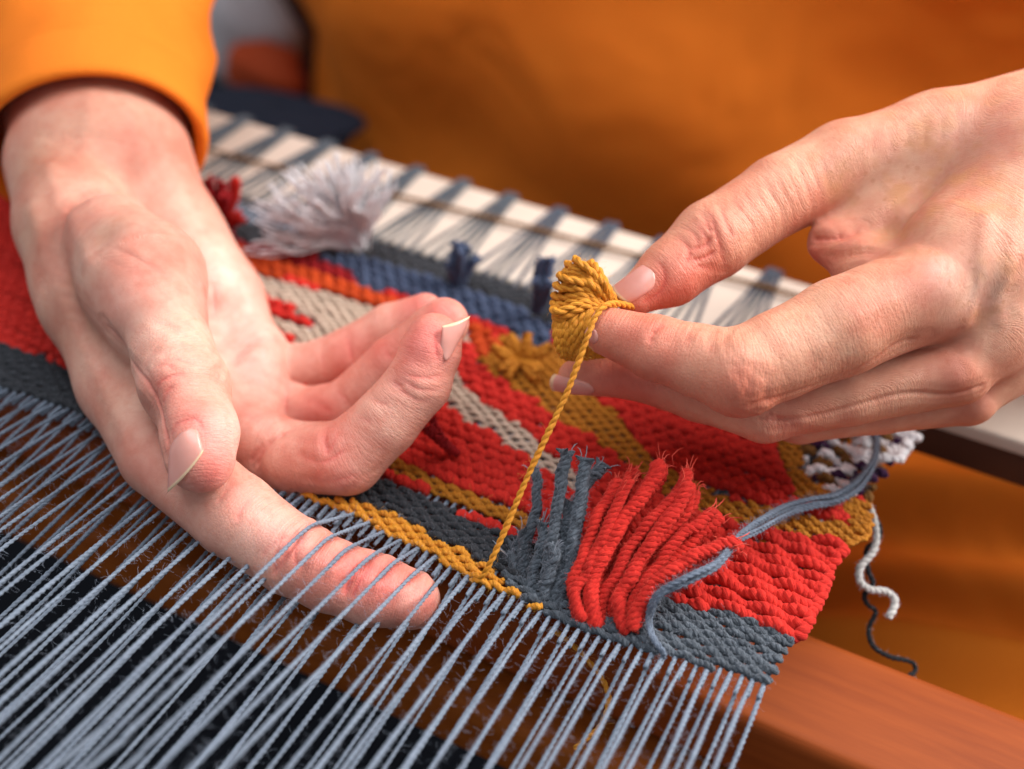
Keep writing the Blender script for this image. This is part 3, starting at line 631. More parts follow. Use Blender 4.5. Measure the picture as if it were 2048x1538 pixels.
#==DETAIL==
def details():
    h = LH
    # ---- swellings and hollows
    for a in [(505, 715, 60, .10), (520, 800, 55, .09), (545, 900, 55, .05), (330, 620, 90, .08), (455, 560, 70, .06), (660, 1130, 45, .05), (560, 1070, 60, .07), (790, 1190, 45, .06),
              (470, 1010, 60, .06), (740, 800, 40, .05), (800, 860, 45, .04), (860, 690, 45, .04), (640, 880, 40, .06), (400, 900, 50, .05), (330, 740, 34, .05),
              (440, 760, 60, -.16), (480, 640, 45, -.07), (200, 470, 40, -.10), (150, 380, 60, -.05), (230, 700, 50, -.14), (290, 830, 45, -.16), (590, 770, 26, -.1), (575, 845, 20, -.08)]: h.bump(*a)
    # ---- palm lines
    C = h.crease
    C([(452, 740), (480, 705), (520, 685), (560, 688)], .05, .06); C([(440, 690), (452, 650), (480, 610)], .05, .035)
    C([(500, 950), (520, 900), (548, 868)], .07, .11); C([(562, 690), (573, 740), (570, 800), (572, 845)], .05, .07)
    C([(425, 560), (428, 620), (415, 660)], .045, .05); C([(395, 560), (410, 620), (412, 650)], .035, .03); C([(340, 690), (400, 700), (430, 720)], .03, .02)
    C([(560, 780), (520, 790), (480, 785)], .05, .03); C([(548, 868), (500, 830), (460, 820)], .05, .03)
    for k in range(9): C([(150+k*14, 500+k*6), (215+k*18, 490+k*8), (300+k*13, 530+k*10), (350+k*7, 590+k*6)], .03, .010, .2)
    for k in range(10): C([(130+k*9, 640+k*24), (165+k*9, 650+k*24), (200+k*8, 700+k*22)], .03, .014, .2)
    C([(200, 650), (240, 710), (290, 770), (318, 850), (332, 900)], .07, .10); C([(150, 395), (120, 440), (110, 500)], .10, .06)
    C([(240, 375), (180, 380), (140, 400)], .08, .07); C([(60, 300), (150, 275), (260, 290), (370, 330)], .06, .02)
    # thumb knuckle wrinkles
    for a in [[(288, 770), (300, 740), (330, 728), (352, 742)], [(300, 800), (318, 765), (345, 752), (372, 745)], [(285, 750), (290, 720), (312, 702), (340, 706)], [(318, 815), (330, 785), (350, 768)], [(296, 790), (292, 812), (305, 850)], [(312, 725), (340, 716), (380, 722), (420, 735)]]: C(a, .035, .035)
    # index: proximal fold, middle joint folds, tip fold
    for a in [[(562, 1120), (585, 1090), (600, 1062), (604, 1045)], [(520, 1115), (545, 1090), (575, 1075), (620, 1075)], [(545, 1150), (552, 1110), (575, 1082), (602, 1060)], [(600, 1140), (590, 1110), (600, 1085), (625, 1072)], [(690, 1190), (705, 1150), (735, 1120)], [(702, 1200), (720, 1160), (748, 1128)], [(470, 1045), (490, 1010), (520, 985)], [(430, 1010), (450, 985), (470, 950)]]: C(a, .035, .032)
    # middle finger
    for a in [[(646, 850), (648, 880), (655, 905)], [(655, 905), (672, 870), (672, 850)], [(648, 882), (650, 900), (660, 915)], [(776, 752), (795, 775), (830, 800), (870, 808)], [(782, 742), (810, 765), (850, 782), (890, 778)], [(790, 735), (815, 750), (850, 756), (890, 752)], [(700, 815), (720, 835), (745, 845)], [(735, 790), (755, 805), (780, 810)], [(630, 985), (628, 960), (640, 945)], [(700, 985), (720, 965), (760, 940)], [(560, 870), (600, 880), (640, 884)], [(600, 960), (650, 968), (720, 950)], [(590, 905), (640, 925), (690, 900)]]: C(a, .03, .03)
    for a in [[(655, 850), (668, 846), (680, 832)], [(600, 790), (640, 812), (665, 828)], [(670, 775), (690, 800), (700, 815)], [(690, 665), (700, 700), (705, 740)], [(640, 680), (645, 730), (650, 770)], [(770, 700), (775, 710), (790, 720)]]: C(a, .03, .025)
    # ---- colour
    for a in [(850, 680, 75, 1.0), (890, 620, 60, .9), (840, 600, 60, .8), (440, 890, 60, .65), (420, 960, 45, .6), (560, 1080, 50, .3), (780, 1170, 80, .8), (690, 1140, 70, .7), (860, 1210, 40, .5), (600, 1110, 50, .35), (480, 700, 90, .25), (500, 820, 80, .3), (470, 950, 60, .3), (650, 880, 60, .5), (690, 960, 60, .35), (700, 710, 80, .55), (640, 820, 60, .55), (760, 690, 60, .6),
              (530, 740, 50, .35), (420, 600, 50, .35), (140, 300, 60, .1), (330, 760, 40, .3), (260, 590, 60, .22), (500, 1010, 60, .3), (380, 840, 60, .5), (300, 930, 50, .2)]: h.stain(h.red, *a)
    for a in [(450, 540, 80, .5), (480, 640, 80, .7), (500, 730, 60, .5), (480, 850, 60, .5), (560, 1060, 60, .3), (530, 840, 40, .25), (260, 300, 90, .25), (820, 1200, 25, .35)]: h.stain(h.pale, *a)
    h.stain(h.frk, 150, 650, 120, .25); h.stain(h.frk, 200, 450, 120, .2)
    for a in [(200, 230, 180, .9), (60, 330, 100, .6), (70, 480, 110, .7), (150, 640, 110, .6), (260, 430, 80, .35), (220, 800, 90, .5), (190, 470, 70, .4)]: h.stain(h.tan, *a)  # olive skin tone plus painted shade that dims the wrist and left side
    C([(650, 848), (648, 880), (656, 912)], .06, .07); C([(775, 750), (790, 768), (812, 775)], .055, .06); C([(486, 940), (515, 895), (556, 866), (590, 850)], .07, .08)
    C([(446, 742), (480, 700), (525, 676), (560, 680)], .06, .07); C([(430, 700), (470, 640), (500, 600)], .05, .035); C([(470, 860), (510, 830), (560, 815)], .05, .03)
    C([(572, 690), (577, 740), (572, 790)], .06, .07); C([(530, 650), (500, 660), (470, 700)], .045, .03); C([(600, 1050), (590, 1085), (565, 1120), (540, 1160)], .055, .055); C([(725, 1120), (700, 1160), (685, 1200)], .05, .045)
    C([(335, 880), (350, 850), (392, 838), (408, 868)], .04, .035, rk=.3); C([(872, 662), (872, 700), (880, 728)], .04, .04, rk=.3)
    h.ridge([(60, 420), (110, 560), (180, 720), (250, 860)], .22, .10); h.ridge([(95, 330), (140, 440), (170, 520)], .2, .09); h.ridge([(260, 190), (270, 260), (300, 340)], .2, .07); h.ridge([(180, 180), (175, 250), (165, 320)], .2, .06)
    for k in range(7): C([(60+k*40, 268+6*(k % 2)), (90+k*40, 272-5*(k % 3)), (118+k*40, 282)], .04, .016, rk=.1)
    for k in range(9): C([(70+k*13, 470+k*30), (100+k*13, 480+k*31), (140+k*12, 520+k*30)], .035, .02, rk=.1)
    for k in range(8): C([(300+k*9, 640+k*4), (345+k*8, 655+k*5), (395+k*4, 660+k*7)], .03, .012, rk=.15)
    h = RH; C = h.crease
    C([(1290, 508), (1322, 530), (1330, 560), (1318, 588), (1280, 612)], .04, .035, rk=.3)
    C([(1612, 480), (1650, 476), (1690, 464), (1725, 448)], .055, .10, rk=.5); C([(1655, 524), (1690, 508), (1735, 500), (1780, 505)], .05, .07, rk=.4)
    for a in [(2000, 300, 170, .4), (1830, 330, 110, .35), (1980, 560, 100, .3), (1700, 660, 70, .25)]: h.stain(h.tan, *a)
    for a in [(1780, 420, 120, .7), (1560, 600, 90, .4), (1950, 520, 110, .6), (1650, 320, 100, .4)]: h.stain(h.frk, *a)
    for k in range(6): C([(1740+k*34, 250-k*9), (1748+k*34, 280-k*9), (1742+k*35, 318-k*8)], .035, .012, rk=.1)
    for k in range(7): C([(1830+k*22, 470+k*12), (1850+k*20, 500+k*12), (1846+k*20, 530+k*14)], .032, .014, rk=.1)
    for a in [(1860, 560, 62, .16), (1475, 748, 62, .06), (1915, 748, 45, .10), (1960, 815, 40, .07), (1740, 560, 60, .07), (1540, 640, 50, .04), (1420, 455, 50, .05), (1240, 650, 40, .03), (1530, 825, 30, .07), (1595, 850, 26, .07), (1720, 245, 60, .05), (1570, 300, 50, .04),
              (1740, 390, 80, -.10), (1600, 560, 30, .02), (1800, 480, 60, -.05), (1960, 600, 60, -.10), (1820, 690, 50, -.10), (1345, 680, 30, -.04), (2000, 480, 60, -.04), (1650, 350, 40, -.04), (1940, 400, 80, -.05)]: h.bump(*a)
    # veins and tendons
    h.ridge([(1975, 430), (1965, 520), (1960, 600), (1940, 650)], .16, .10); h.ridge([(2050, 500), (2010, 560), (2000, 640)], .15, .08); h.ridge([(2048, 400), (2030, 470), (2020, 560)], .14, .05); h.ridge([(1780, 600), (1690, 650), (1640, 700)], .14, .05); h.ridge([(1990, 620), (1960, 680), (1935, 720)], .15, .06)
    # web folds
    for a, w, d in [([(1608, 478), (1660, 470), (1700, 456)], .06, .07), ([(1618, 500), (1660, 502), (1700, 496)], .05, .035), ([(1650, 522), (1690, 505), (1730, 500)], .05, .05),
                    ([(1600, 582), (1640, 560), (1680, 552)], .035, .04), ([(1640, 545), (1690, 540), (1750, 555)], .035, .035), ([(1700, 525), (1760, 520), (1810, 530)], .035, .03)]: C(a, w, d)
    # thumb joint
    for a in [[(1410, 405), (1425, 440), (1440, 490), (1455, 545)], [(1400, 412), (1412, 445), (1425, 470)], [(1375, 432), (1395, 450), (1412, 475), (1420, 500)], [(1360, 450), (1385, 465), (1400, 490)], [(1425, 470), (1410, 490), (1380, 500)], [(1390, 420), (1405, 428), (1420, 452)], [(1435, 500), (1410, 515), (1380, 520)], [(1350, 470), (1370, 485), (1380, 505), (1372, 530)], [(1440, 400), (1450, 440), (1470, 480)], [(1455, 545), (1430, 540), (1390, 530)]]: C(a, .03, .035)
    for k in range(9): C([(1460+k*22, 372-k*9), (1475+k*22, 410-k*9), (1505+k*20, 450-k*8), (1510+k*20, 480-k*6)], .03, .012+.008*(k % 3 == 0), .2)
    # index folds and knuckle
    for a in [[(1330, 645), (1315, 655), (1300, 672)], [(1318, 650), (1302, 668), (1302, 690)], [(1395, 650), (1378, 665), (1378, 690)], [(1455, 655), (1448, 680), (1455, 700)], [(1462, 652), (1450, 668), (1440, 672)], [(1425, 655), (1420, 675), (1425, 700)]]: C(a, .035, .04)
    for k in range(9):
        t0 = -.9+k*.22; C([(1478+k*7+22*math.cos(t0)*w_+6*math.sin(w_*5+k), 762+52*w_+4*math.cos(w_*7+k)) for w_ in (-.9+.1*(k % 3), -.4, .1, .5, .85)], .034, .016, rk=.2)
    for k in range(7): C([(1460+k*13, 735+3*(k % 2)), (1468+k*13, 765), (1462+k*14, 800)], .028, .012, rk=.2)
    for k in range(8): C([(1495+k*13, 812+k*4), (1507+k*13, 826+k*3), (1500+k*14, 846+k*4)], .028, .032)
    for k in range(6): C([(1550+k*14, 856), (1560+k*14, 868), (1556+k*15, 882)], .028, .035)
    C([(1545, 862), (1590, 856), (1640, 866)], .03, .03); C([(1500, 835), (1540, 842), (1590, 846)], .03, .03)
    C([(1490, 818), (1600, 790), (1720, 745), (1800, 700), (1850, 685)], .09, .06, rk=.12); C([(1540, 845), (1650, 830), (1800, 790), (1900, 790), (1980, 770)], .07, .05, rk=.12)
    for a in [(1860, 550, 70, .60), (1480, 770, 60, .25), (1230, 660, 90, .55), (1380, 560, 90, .7), (1300, 600, 60, .45), (1330, 730, 80, .45), (1640, 530, 70, .3), (1700, 480, 50, .3), (1600, 470, 70, .25), (1200, 760, 80, .75), (1300, 790, 80, .6), (1450, 600, 70, .4), (1910, 740, 50, .4), (1420, 440, 40, .25), (1700, 560, 60, .25), (1560, 850, 60, .3), (1500, 430, 60, .2), (1960, 820, 40, .35)]: h.stain(h.red, *a)
    for a in [(1880, 540, 34, .35), (1960, 600, 60, .4), (1990, 250, 90, .25), (1290, 560, 20, .3)]: h.stain(h.pale, *a)
    for a in [(1830, 340, 160, 1.0), (2000, 400, 150, .7), (1700, 640, 90, .35), (1990, 600, 80, .6), (1900, 200, 120, .5)]: h.stain(h.frk, *a)
details()
for p_ in RPATHS:                                     # dents where the raised threads cross the fingertip
    c_ = w2cam(p_); bb = np.where(((LH.V > c_.min(0)-.3) & (LH.V < c_.max(0)+.3)).all(1))[0]; d_ = poly_dist(LH.V[bb], c_)
    LH.disp[bb] -= .085*np.exp(-(d_/.085)**2)-.03*np.exp(-((d_-.2)/.09)**2); LH.red[bb] += .25*np.exp(-(d_/.12)**2)
person = root('person', 'weaver in mustard orange sweater, one hand under the warp threads, the other pinching yarn', 'person')
person.location = (0, 0, 0)
skin_object([(LH, lin(222, 170, 150), lin(224, 118, 110)), (RH, lin(216, 160, 131), lin(208, 104, 88))], person)
def nail(bl, br, tl, tr, thick=.035, rnd=.22, crown=.10, free=.2):
    """curved plate set on the last joint; corners are (photo x, photo y, distance)"""
    nu, nv = 15, 15; u, v = np.meshgrid(np.linspace(-1, 1, nu), np.linspace(0, 1, nv), indexing='ij')
    bl, br, tl, tr = [C3(*k) for k in (bl, br, tl, tr)]
    vv = (v+(1-v)*rnd*u**2+v*free*(1-u**2))[..., None]; e = (u[..., None]+1)/2
    P = (bl*(1-e)+br*e)*(1-vv)+(tl*(1-e)+tr*e)*vv
    N = np.cross(tl-bl+tr-br, br-bl+tr-tl); N /= np.linalg.norm(N); N *= -np.sign(N@(bl+tr))
    top = P+N*(crown*(1-u**2)*(.75+.25*v)+.05*np.sin(v*2.6)-.015)[..., None]; bot = top-N*thick
    V = np.concatenate([top.reshape(-1, 3), bot.reshape(-1, 3)]); i = np.arange(nu-1)[:, None]*nv; j = np.arange(nv-1)[None]
    q = np.stack([i+j, i+nv+j, i+nv+j+1, i+j+1], -1).reshape(-1, 4); o = nu*nv
    rim = [k for k in range(nv)]+[a*nv+nv-1 for a in range(1, nu)]+[(nu-1)*nv+k for k in range(nv-2, -1, -1)]+[a*nv for a in range(nu-2, 0, -1)]
    s_ = np.array([[rim[k], rim[(k+1) % len(rim)], rim[(k+1) % len(rim)]+o, rim[k]+o] for k in range(len(rim))])
    me = mesh('fingernail', cam2w(V), np.concatenate([q, q[:, ::-1]+o, s_])); vattr(me, 'tip', np.concatenate([v.ravel()]*2)); return obj('fingernail', me, M['nail'], person)
def tz(h, px, py, lift=.0):
    """distance of the finger surface along the line of sight through a photo point"""
    d = C3(px, py, 1.0)[None]; z = np.array([24.0])
    for _ in range(90): z = z+np.clip(h.fn(d*z[:, None]), -.4, .4)*.9
    return (px, py, float(z[0])-lift)
def nail_on(h, bl, br, tl, tr, lift=.035, thick=.03, rnd=.22, crown=.02):
    """plate that follows the finger under it (depth traced along the line of sight to the bare finger)"""
    nu, nv = 17, 17; u, v = np.meshgrid(np.linspace(-1, 1, nu), np.linspace(0, 1, nv), indexing='ij')
    bl, br, tl, tr = [np.array(k, float) for k in (bl, br, tl, tr)]
    vv = v+(1-v)*rnd*u**2+v*rnd*.5*(1-u**2); e = (u[..., None]+1)/2; P = (bl*(1-e)+br*e)*(1-vv[..., None])+(tl*(1-e)+tr*e)*vv[..., None]
    px = P.reshape(-1, 2); d = np.stack([(px[:, 0]-CX)/F, (px[:, 1]-CY)/F, np.ones(len(px))], 1); z = np.full(len(px), 24.0)
    for _ in range(70): z = z+np.clip(h.fn(d*z[:, None]), -.5, .5)*.9
    ok = (np.abs(h.fn(d*z[:, None])) < .02) & (z < z.min()+1.3); Z = z.reshape(nu, nv); ok = ok.reshape(nu, nv)
    A = np.stack([np.ones(nu*nv), u.ravel(), v.ravel(), u.ravel()**2, u.ravel()*v.ravel(), v.ravel()**2], 1); g = ok.ravel()
    co = np.linalg.lstsq(A[g], Z.ravel()[g], rcond=None)[0]; Z = (A@co).reshape(nu, nv)          # smooth quadric through the traced points
    P3 = d.reshape(nu, nv, 3)*Z[..., None]
    N = np.cross(np.gradient(P3, axis=0).reshape(-1, 3), np.gradient(P3, axis=1).reshape(-1, 3)); N /= np.linalg.norm(N, axis=1)[:, None]+1e-9; N *= -np.sign((N*P3.reshape(-1, 3)).sum(1))[:, None]; N = N.reshape(nu, nv, 3)
    up = lift*np.clip(v*2.4+.5, 0, 1)+crown*(1-u**2)*v-np.clip(np.abs(u)-.85, 0, 1)*.3
    top = P3+N*up[..., None]; bot = top-N*thick
    V = np.concatenate([top.reshape(-1, 3), bot.reshape(-1, 3)]); i = np.arange(nu-1)[:, None]*nv; j = np.arange(nv-1)[None]
    q = np.stack([i+j, i+nv+j, i+nv+j+1, i+j+1], -1).reshape(-1, 4); o = nu*nv
    rim = [k for k in range(nv)]+[a*nv+nv-1 for a in range(1, nu)]+[(nu-1)*nv+k for k in range(nv-2, -1, -1)]+[a*nv for a in range(nu-2, 0, -1)]
    s_ = np.array([[rim[k], rim[(k+1) % len(rim)], rim[(k+1) % len(rim)]+o, rim[k]+o] for k in range(len(rim))])
    me = mesh('fingernail', cam2w(V), np.concatenate([q, q[:, ::-1]+o, s_])); vattr(me, 'tip', np.concatenate([v.ravel()]*2)); return obj('fingernail', me, M['nail'], person)
nail_on(LH, (340, 882), (393, 846), (337, 984), (407, 902), rnd=.16, lift=.075)
nail((880, 722, 27.98), (903, 722, 28.12), (884, 652, 27.95), (940, 632, 28.35), rnd=.45, crown=.05, free=-.02)
nail_on(RH, (1296, 518), (1320, 570), (1224, 572), (1262, 608), rnd=.2)
nail_on(RH, (1190, 768), (1188, 793), (1112, 748), (1108, 782), rnd=.2)
nail_on(RH, (1200, 664), (1192, 694), (1160, 640), (1158, 662), rnd=.2)
# ---- sweater: cuff + sleeve + torso + lap, one garment
def sleeve(A, B, RX=3.38, RY=2.95):
    ax = (B-A)/np.linalg.norm(B-A)
    u = np.cross(ax, [0, 0, 1.]); u /= np.linalg.norm(u); v = np.cross(ax, u); rings = []; nn = 96
    th = np.arange(nn)/nn*2*np.pi
    prof = [(-.02, -.42), (1.2, -.40), (.6, -.36), (.0, -.30), (-.22, -.20), (-.28, -.05), (-.2, .08), (0.05, .12), (.5, .11), (1.1, .12), (1.5, .11), (1.62, .085), (1.72, .11), (2.2, .18), (3., .22), (4.2, .35), (6, .6), (8, 1.0), (11, 1.4), (15, 1.8), (22, 2.3)]
    prof = [(2.5, -.42)]+prof[1:]
    for s_, dr in prof:
        f = 1+.0*th; fold = np.zeros(nn)
        if s_ > 1.5: q = min(1, (s_-1.5)/4); fold = q*(.25*np.sin(3*th+s_*.9)+.3*np.sin(5*th-s_*1.3+1)+.1*np.sin(9*th+s_*2))
        rx = RX+dr+fold; ry = RY+dr+fold
        rings.append(A+ax*s_+(np.cos(th)*rx)[:, None]*u+(np.sin(th)*ry)[:, None]*v)
    V, Q = loft(rings); return cam2w(V), Q[:, ::-1]
def torso(u, v):
    # upright trunk behind the board: u goes round, v goes up (world z)
    th = u*2*np.pi; z = -16+v*75
    c = W(1450, 300, 64); bulge = 1+.10*np.exp(-((z-4)/9)**2)
    fold = .9*np.sin(z*.33+th*2)*np.exp(-((z-2)/12)**2)+.6*np.sin(th*7+z*.12)+.35*np.sin(th*11-z*.3)
    rx = 28*bulge+fold; ry = 13.5*bulge+fold
    e = np.where((v < .002) | (v > .998), .02, 1.0)
    return np.stack([c[0]+np.cos(th)*rx*e, c[1]+4+np.sin(th)*ry*e, z], 1)
def lap(u, v):
    th = u*2*np.pi; y = 22+v*34
    r = 9.5*np.clip(np.sin(np.clip(v*1.06+.03, 0, 1)*np.pi), .0, 1)**.28
    f = .9*np.sin(y*.75+np.cos(th)*1.5)+.6*np.sin(y*1.7+np.sin(th)*2)+.25*np.sin(th*5)
    return np.stack([13+np.cos(th)*(r*1.75+f), y+0*th, -13.5+np.sin(th)*(r*.8+f)], 1)
sv = obj('sweater', mesh('sweater', *join([sleeve(C3(186, 290, 35.8), C3(176, -160, 42.5)), sleeve(C3(2430, 345, 33.3), C3(2800, 280, 40), 4.3, 4.1), gridmesh(torso, 160, 140)])), M['sweater'], person)
M['trousers'] = cloth('ochre_cloth', lin(222, 122, 28), lin(200, 100, 16))
obj('trousers', mesh('trousers', *gridmesh(lap, 120, 140)), M['trousers'], person)

# ------------------------------------------------------------------ tufts of the tapestry
def P3s(L): return np.array([W(*q) for q in L])
def z6(L, z0, z1):                                   # depth runs from z0 at the tip to z1 at the root
    n = len(L); return [(900+x/2.926, 850+y/2.926, z0+(z1-z0)*i/(n-1)) for i, (x, y) in enumerate(L)]
def tuft(label, strands, mat, R, fib=None, twist=.6, plies=2, dens=40, fl=.35, step=.07):
    t = obj('tuft', None, None, tap); t['label'] = label; t.name = 'tuft'
    fz = []
    for s in strands:
        P = P3s(s); r = R*rng.uniform(.85, 1.15)
        if fib is not None:
            P = cat_rom(P, 14); P[1:-1] += rng.normal(0, .025, (12, 3)); dr = P[0]-P[1]; dr /= np.linalg.norm(dr)
            for _ in range(5):
                o_ = rng.normal(0, r*.55, 3); e_ = P[0]+o_; fz.append(tube(np.array([e_-dr*.25, e_, e_+dr*.08+o_*.5, e_+dr*rng.uniform(.04, .11)+o_*1.0]), .014, 3)[0:2]); fz[-1] = (fz[-1][0][:, :3], fz[-1][1])
        obj('yarn_strand', mesh('yarn_strand', *yarn(P[::-1], r, plies, twist, step, 6, fray=.0 if mat is M['red'] else .12)), mat, t)
        if fib is not None: fz.append(fuzz(cat_rom(P, 40), r, dens, fl))
    if fz: obj('loose_fibres', mesh('loose_fibres', *join([f for f in fz if f is not None])), fib, t, kind='stuff')
    return t
CH = [z6(L, a, b) for L, a, b in [
    ([(685, 145), (655, 300), (620, 520), (575, 800), (560, 980)], 27.6, 27.2), ([(800, 195), (775, 350), (745, 560), (710, 800), (640, 1000)], 27.6, 27.0),
    ([(900, 235), (830, 310), (740, 470), (690, 700), (640, 950)], 28.4, 27.3), ([(490, 255), (515, 350), (500, 520), (440, 700), (400, 900)], 28.6, 27.7),
    ([(545, 560), (530, 700), (490, 850), (470, 980)], 27.6, 27.3), ([(700, 440), (670, 600), (640, 800), (610, 980)], 27.9, 27.2),
    ([(330, 760), (370, 820), (410, 930), (470, 1040)], 27.9, 27.4), ([(440, 620), (430, 760), (420, 900), (480, 1000)], 28.0, 27.4),
    ([(610, 700), (600, 820), (560, 960), (560, 1040)], 27.1, 27.0), ([(740, 700), (700, 860), (640, 980), (620, 1080)], 27.2, 26.9), ([(380, 700), (380, 800), (430, 900), (520, 1020)], 28.2, 27.4)]]
tuft('charcoal grey yarn ends standing up', CH, M['charcoal'], .155, M['charcoal_fibre'], .42, 3, 260, .2)
RD = [z6(L, a, b) for L, a, b in [
    ([(1000, 325), (930, 420), (850, 560), (780, 780), (710, 960), (760, 1140)], 27.5, 26.5), ([(1215, 215), (1190, 320), (1010, 560), (900, 760), (820, 960), (860, 1190)], 27.5, 26.4),
    ([(1060, 280), (1020, 400), (900, 620), (830, 800), (760, 960), (770, 1120)], 27.9, 26.9), ([(1390, 260), (1340, 400), (1160, 580), (1010, 800), (900, 1000), (880, 1190)], 27.4, 26.5),
    ([(1400, 330), (1300, 520), (1150, 730), (1020, 950), (980, 1080), (1040, 1220)], 27.2, 26.2), ([(1550, 500), (1420, 590), (1250, 780), (1100, 980), (1020, 1200)], 27.4, 26.3),
    ([(1680, 680), (1560, 720), (1400, 790), (1250, 880), (1120, 1020), (1060, 1200)], 26.5, 26.1), ([(1600, 700), (1480, 760), (1330, 850), (1180, 960), (1080, 1150)], 26.9, 26.3),
    ([(1210, 260), (1120, 420), (980, 640), (900, 860), (850, 1050), (870, 1170)], 28.0, 26.8), ([(1330, 440), (1200, 600), (1060, 820), (960, 1000), (960, 1180)], 27.6, 26.6),
    ([(1440, 380), (1400, 500), (1250, 660), (1120, 860), (1040, 1040), (1030, 1210)], 27.9, 26.6), ([(1060, 310), (960, 500), (880, 700), (800, 860), (730, 1010), (780, 1150)], 27.2, 26.4)]]
RD += [[(x+rng.normal(0, 7)+6, y+rng.normal(0, 6)+4, z+.3) for x, y, z in s] for s in RD[:8]]
tuft('thick bright red yarn ends fanned upwards', RD, M['red'], .175, M['red_fibre'], .42, 3, 300, .16)
WT = []
for k in range(190):
    a = rng.uniform(0, 1)**.85; th = math.radians(190-a*140); ln = rng.uniform(.5, 1.02); b = (712+rng.normal(0, 11), 492+rng.normal(0, 6))
    tx = 690+205*math.cos(th)*ln; ty = 492-178*math.sin(th)*ln-10; zt = 37.4-rng.uniform(0, 2.2)*math.sin(th); zb = 38.9
    WT.append([(tx, ty, zt), (tx+(b[0]-tx)*.3+rng.normal(0, 9), ty+(b[1]-ty)*.28+rng.normal(0, 9), zt+(zb-zt)*.25), (tx+(b[0]-tx)*.65+rng.normal(0, 9), ty+(b[1]-ty)*.6-8, zt+(zb-zt)*.6), (b[0], b[1], zb)])
tuft('fluffy white lilac yarn ends', WT, M['white'], .042, None, .4, 2, step=.14)
for lab, base, tips, mt in [('dark crimson yarn ends beside the sleeve', (430, 452, 39.6), [(415, 385, 38), (440, 360, 38), (425, 350, 38.2), (455, 380, 38), (405, 400, 38), (445, 400, 37.6)], 'crimson'), ('small bright red yarn ends', (455, 450, 39.6), [(470, 355, 38.4), (482, 432, 38.6), (475, 360, 38.2)], 'red'),
                            ('small blue yarn ends', (915, 570, 37.6), [(925, 482, 36.4), (940, 490, 36.4), (910, 500, 36.6), (950, 515, 36.8), (930, 505, 36.0), (900, 520, 36.4)], 'blue'), ('narrow slate blue yarn ends', (1072, 622, 36.2), [(1090, 512, 35.0), (1100, 525, 35.2), (1082, 530, 35.2), (1098, 560, 35.0), (1075, 560, 35)], 'blue'),
                            ('loose crimson yarn ends by the fingers', (905, 905, 30.6), [(850, 855, 30.0), (870, 850, 30.1), (880, 880, 29.9)], 'crimson'), ('raised ochre loops', (1040, 720, 34), [(980, 700, 33.6), (1010, 672, 33.8), (1060, 668, 33.8), (1100, 690, 33.6), (1010, 740, 33.4), (1075, 745, 33.2)], 'ochre')]:
    S_ = []
    for tp in tips:
        for e in range(3):
            t2 = (tp[0]+rng.normal(0, 6), tp[1]+rng.normal(0, 6), tp[2]); S_.append([t2, ((t2[0]+base[0])/2+rng.normal(0, 4), (t2[1]+base[1])/2, (t2[2]+base[2])/2-.1), (base[0]+rng.normal(0, 7), base[1]+rng.normal(0, 4), base[2])])
    tuft(lab, S_, M[mt], .12, None, .4, 2)
# ------------------------------------------------------------------ loose yarns
def loose(name, label, paths, fib, dens=30, fl=.35, cat_='yarn'):
    r_ = root(name, label, cat_); fz = []
    for P, R, pl, tw, mt in paths:
        P = P3s(P); obj('yarn_strand', mesh('yarn_strand', *yarn(P, R, pl, tw, .05, 7)), M[mt], r_); fz.append(fuzz(cat_rom(P, 60), R, dens*(.1 if mt == 'black' else 1), fl))
    if fib: obj('loose_fibres', mesh('loose_fibres', *join([f for f in fz if f is not None])), M[fib], r_, kind='stuff')
    return r_
def dz(px, py, up): return float(w2cam(Wp(px, py, up))[2])
G = [(1330, 1312, .1), (1306, 1275, .25), (1298, 1235, .4), (1318, 1190, 1.1), (1375, 1158, 1.5), (1435, 1128, 1.6), (1475, 1078, 1.5), (1515, 1052, 1.2), (1574, 1020, .7), (1625, 1006, .6), (1672, 996, .5), (1718, 966, .5), (1748, 918, .5), (1752, 865, .5), (1742, 800, .4)]
pp = []
for k in range(7):
    ox, oy = rng.normal(0, 5), rng.normal(0, 5)
    pp.append(([(x+ox*(1.0 if 7 <= i <= 11 else .55)+rng.normal(0, 1.2), y+oy*(1.0 if 7 <= i <= 11 else .6)+rng.normal(0, 1.2), dz(x, y, u+rng.uniform(0, .1))) for i, (x, y, u) in enumerate(G)], .05, 2, .32, 'greyblue'))
loose('loose_yarn', 'loose grey blue yarn bundle snaking over the red corner of the tapestry', pp, 'charcoal_fibre', 40, .25)
z7 = lambda L, z: [(1348+x/2.651, 820+y/2.651, z+.12*math.sin(i)) for i, (x, y) in enumerate(L)]
loose('dangling_yarn', 'white and black twisted yarn end dangling from the tapestry corner', [
    (z7([(1030, 500), (1060, 580), (1075, 680), (1050, 760), (990, 830), (985, 905), (1040, 950), (1120, 960), (1170, 1000), (1165, 1050), (1135, 1105)], 30.3), .10, 2, .34, 'offwhite'),
    (z7([(1040, 540), (1090, 620), (1080, 690), (1020, 740), (1030, 850), (1055, 920), (1010, 980), (1025, 1030), (1070, 1070), (1035, 1150), (1040, 1220), (1075, 1270), (1150, 1310), (1220, 1325), (1270, 1345), (1278, 1385), (1240, 1415)], 30.5), .07, 3, .5, 'black')], 'white_fibre', 150, .14)
loose('mustard_yarn_end', 'thin mustard yarn end curling beneath the warp threads', [([(1100, 1255, 27.2), (1146, 1290, 27.2), (1190, 1338, 27.2), (1214, 1378, 27.1), (1216, 1412, 27.0), (1202, 1450, 26.9), (1170, 1480, 26.8), (1148, 1498, 26.8)], .07, 2, .35, 'mustard')], 'mustard_fibre', 20)
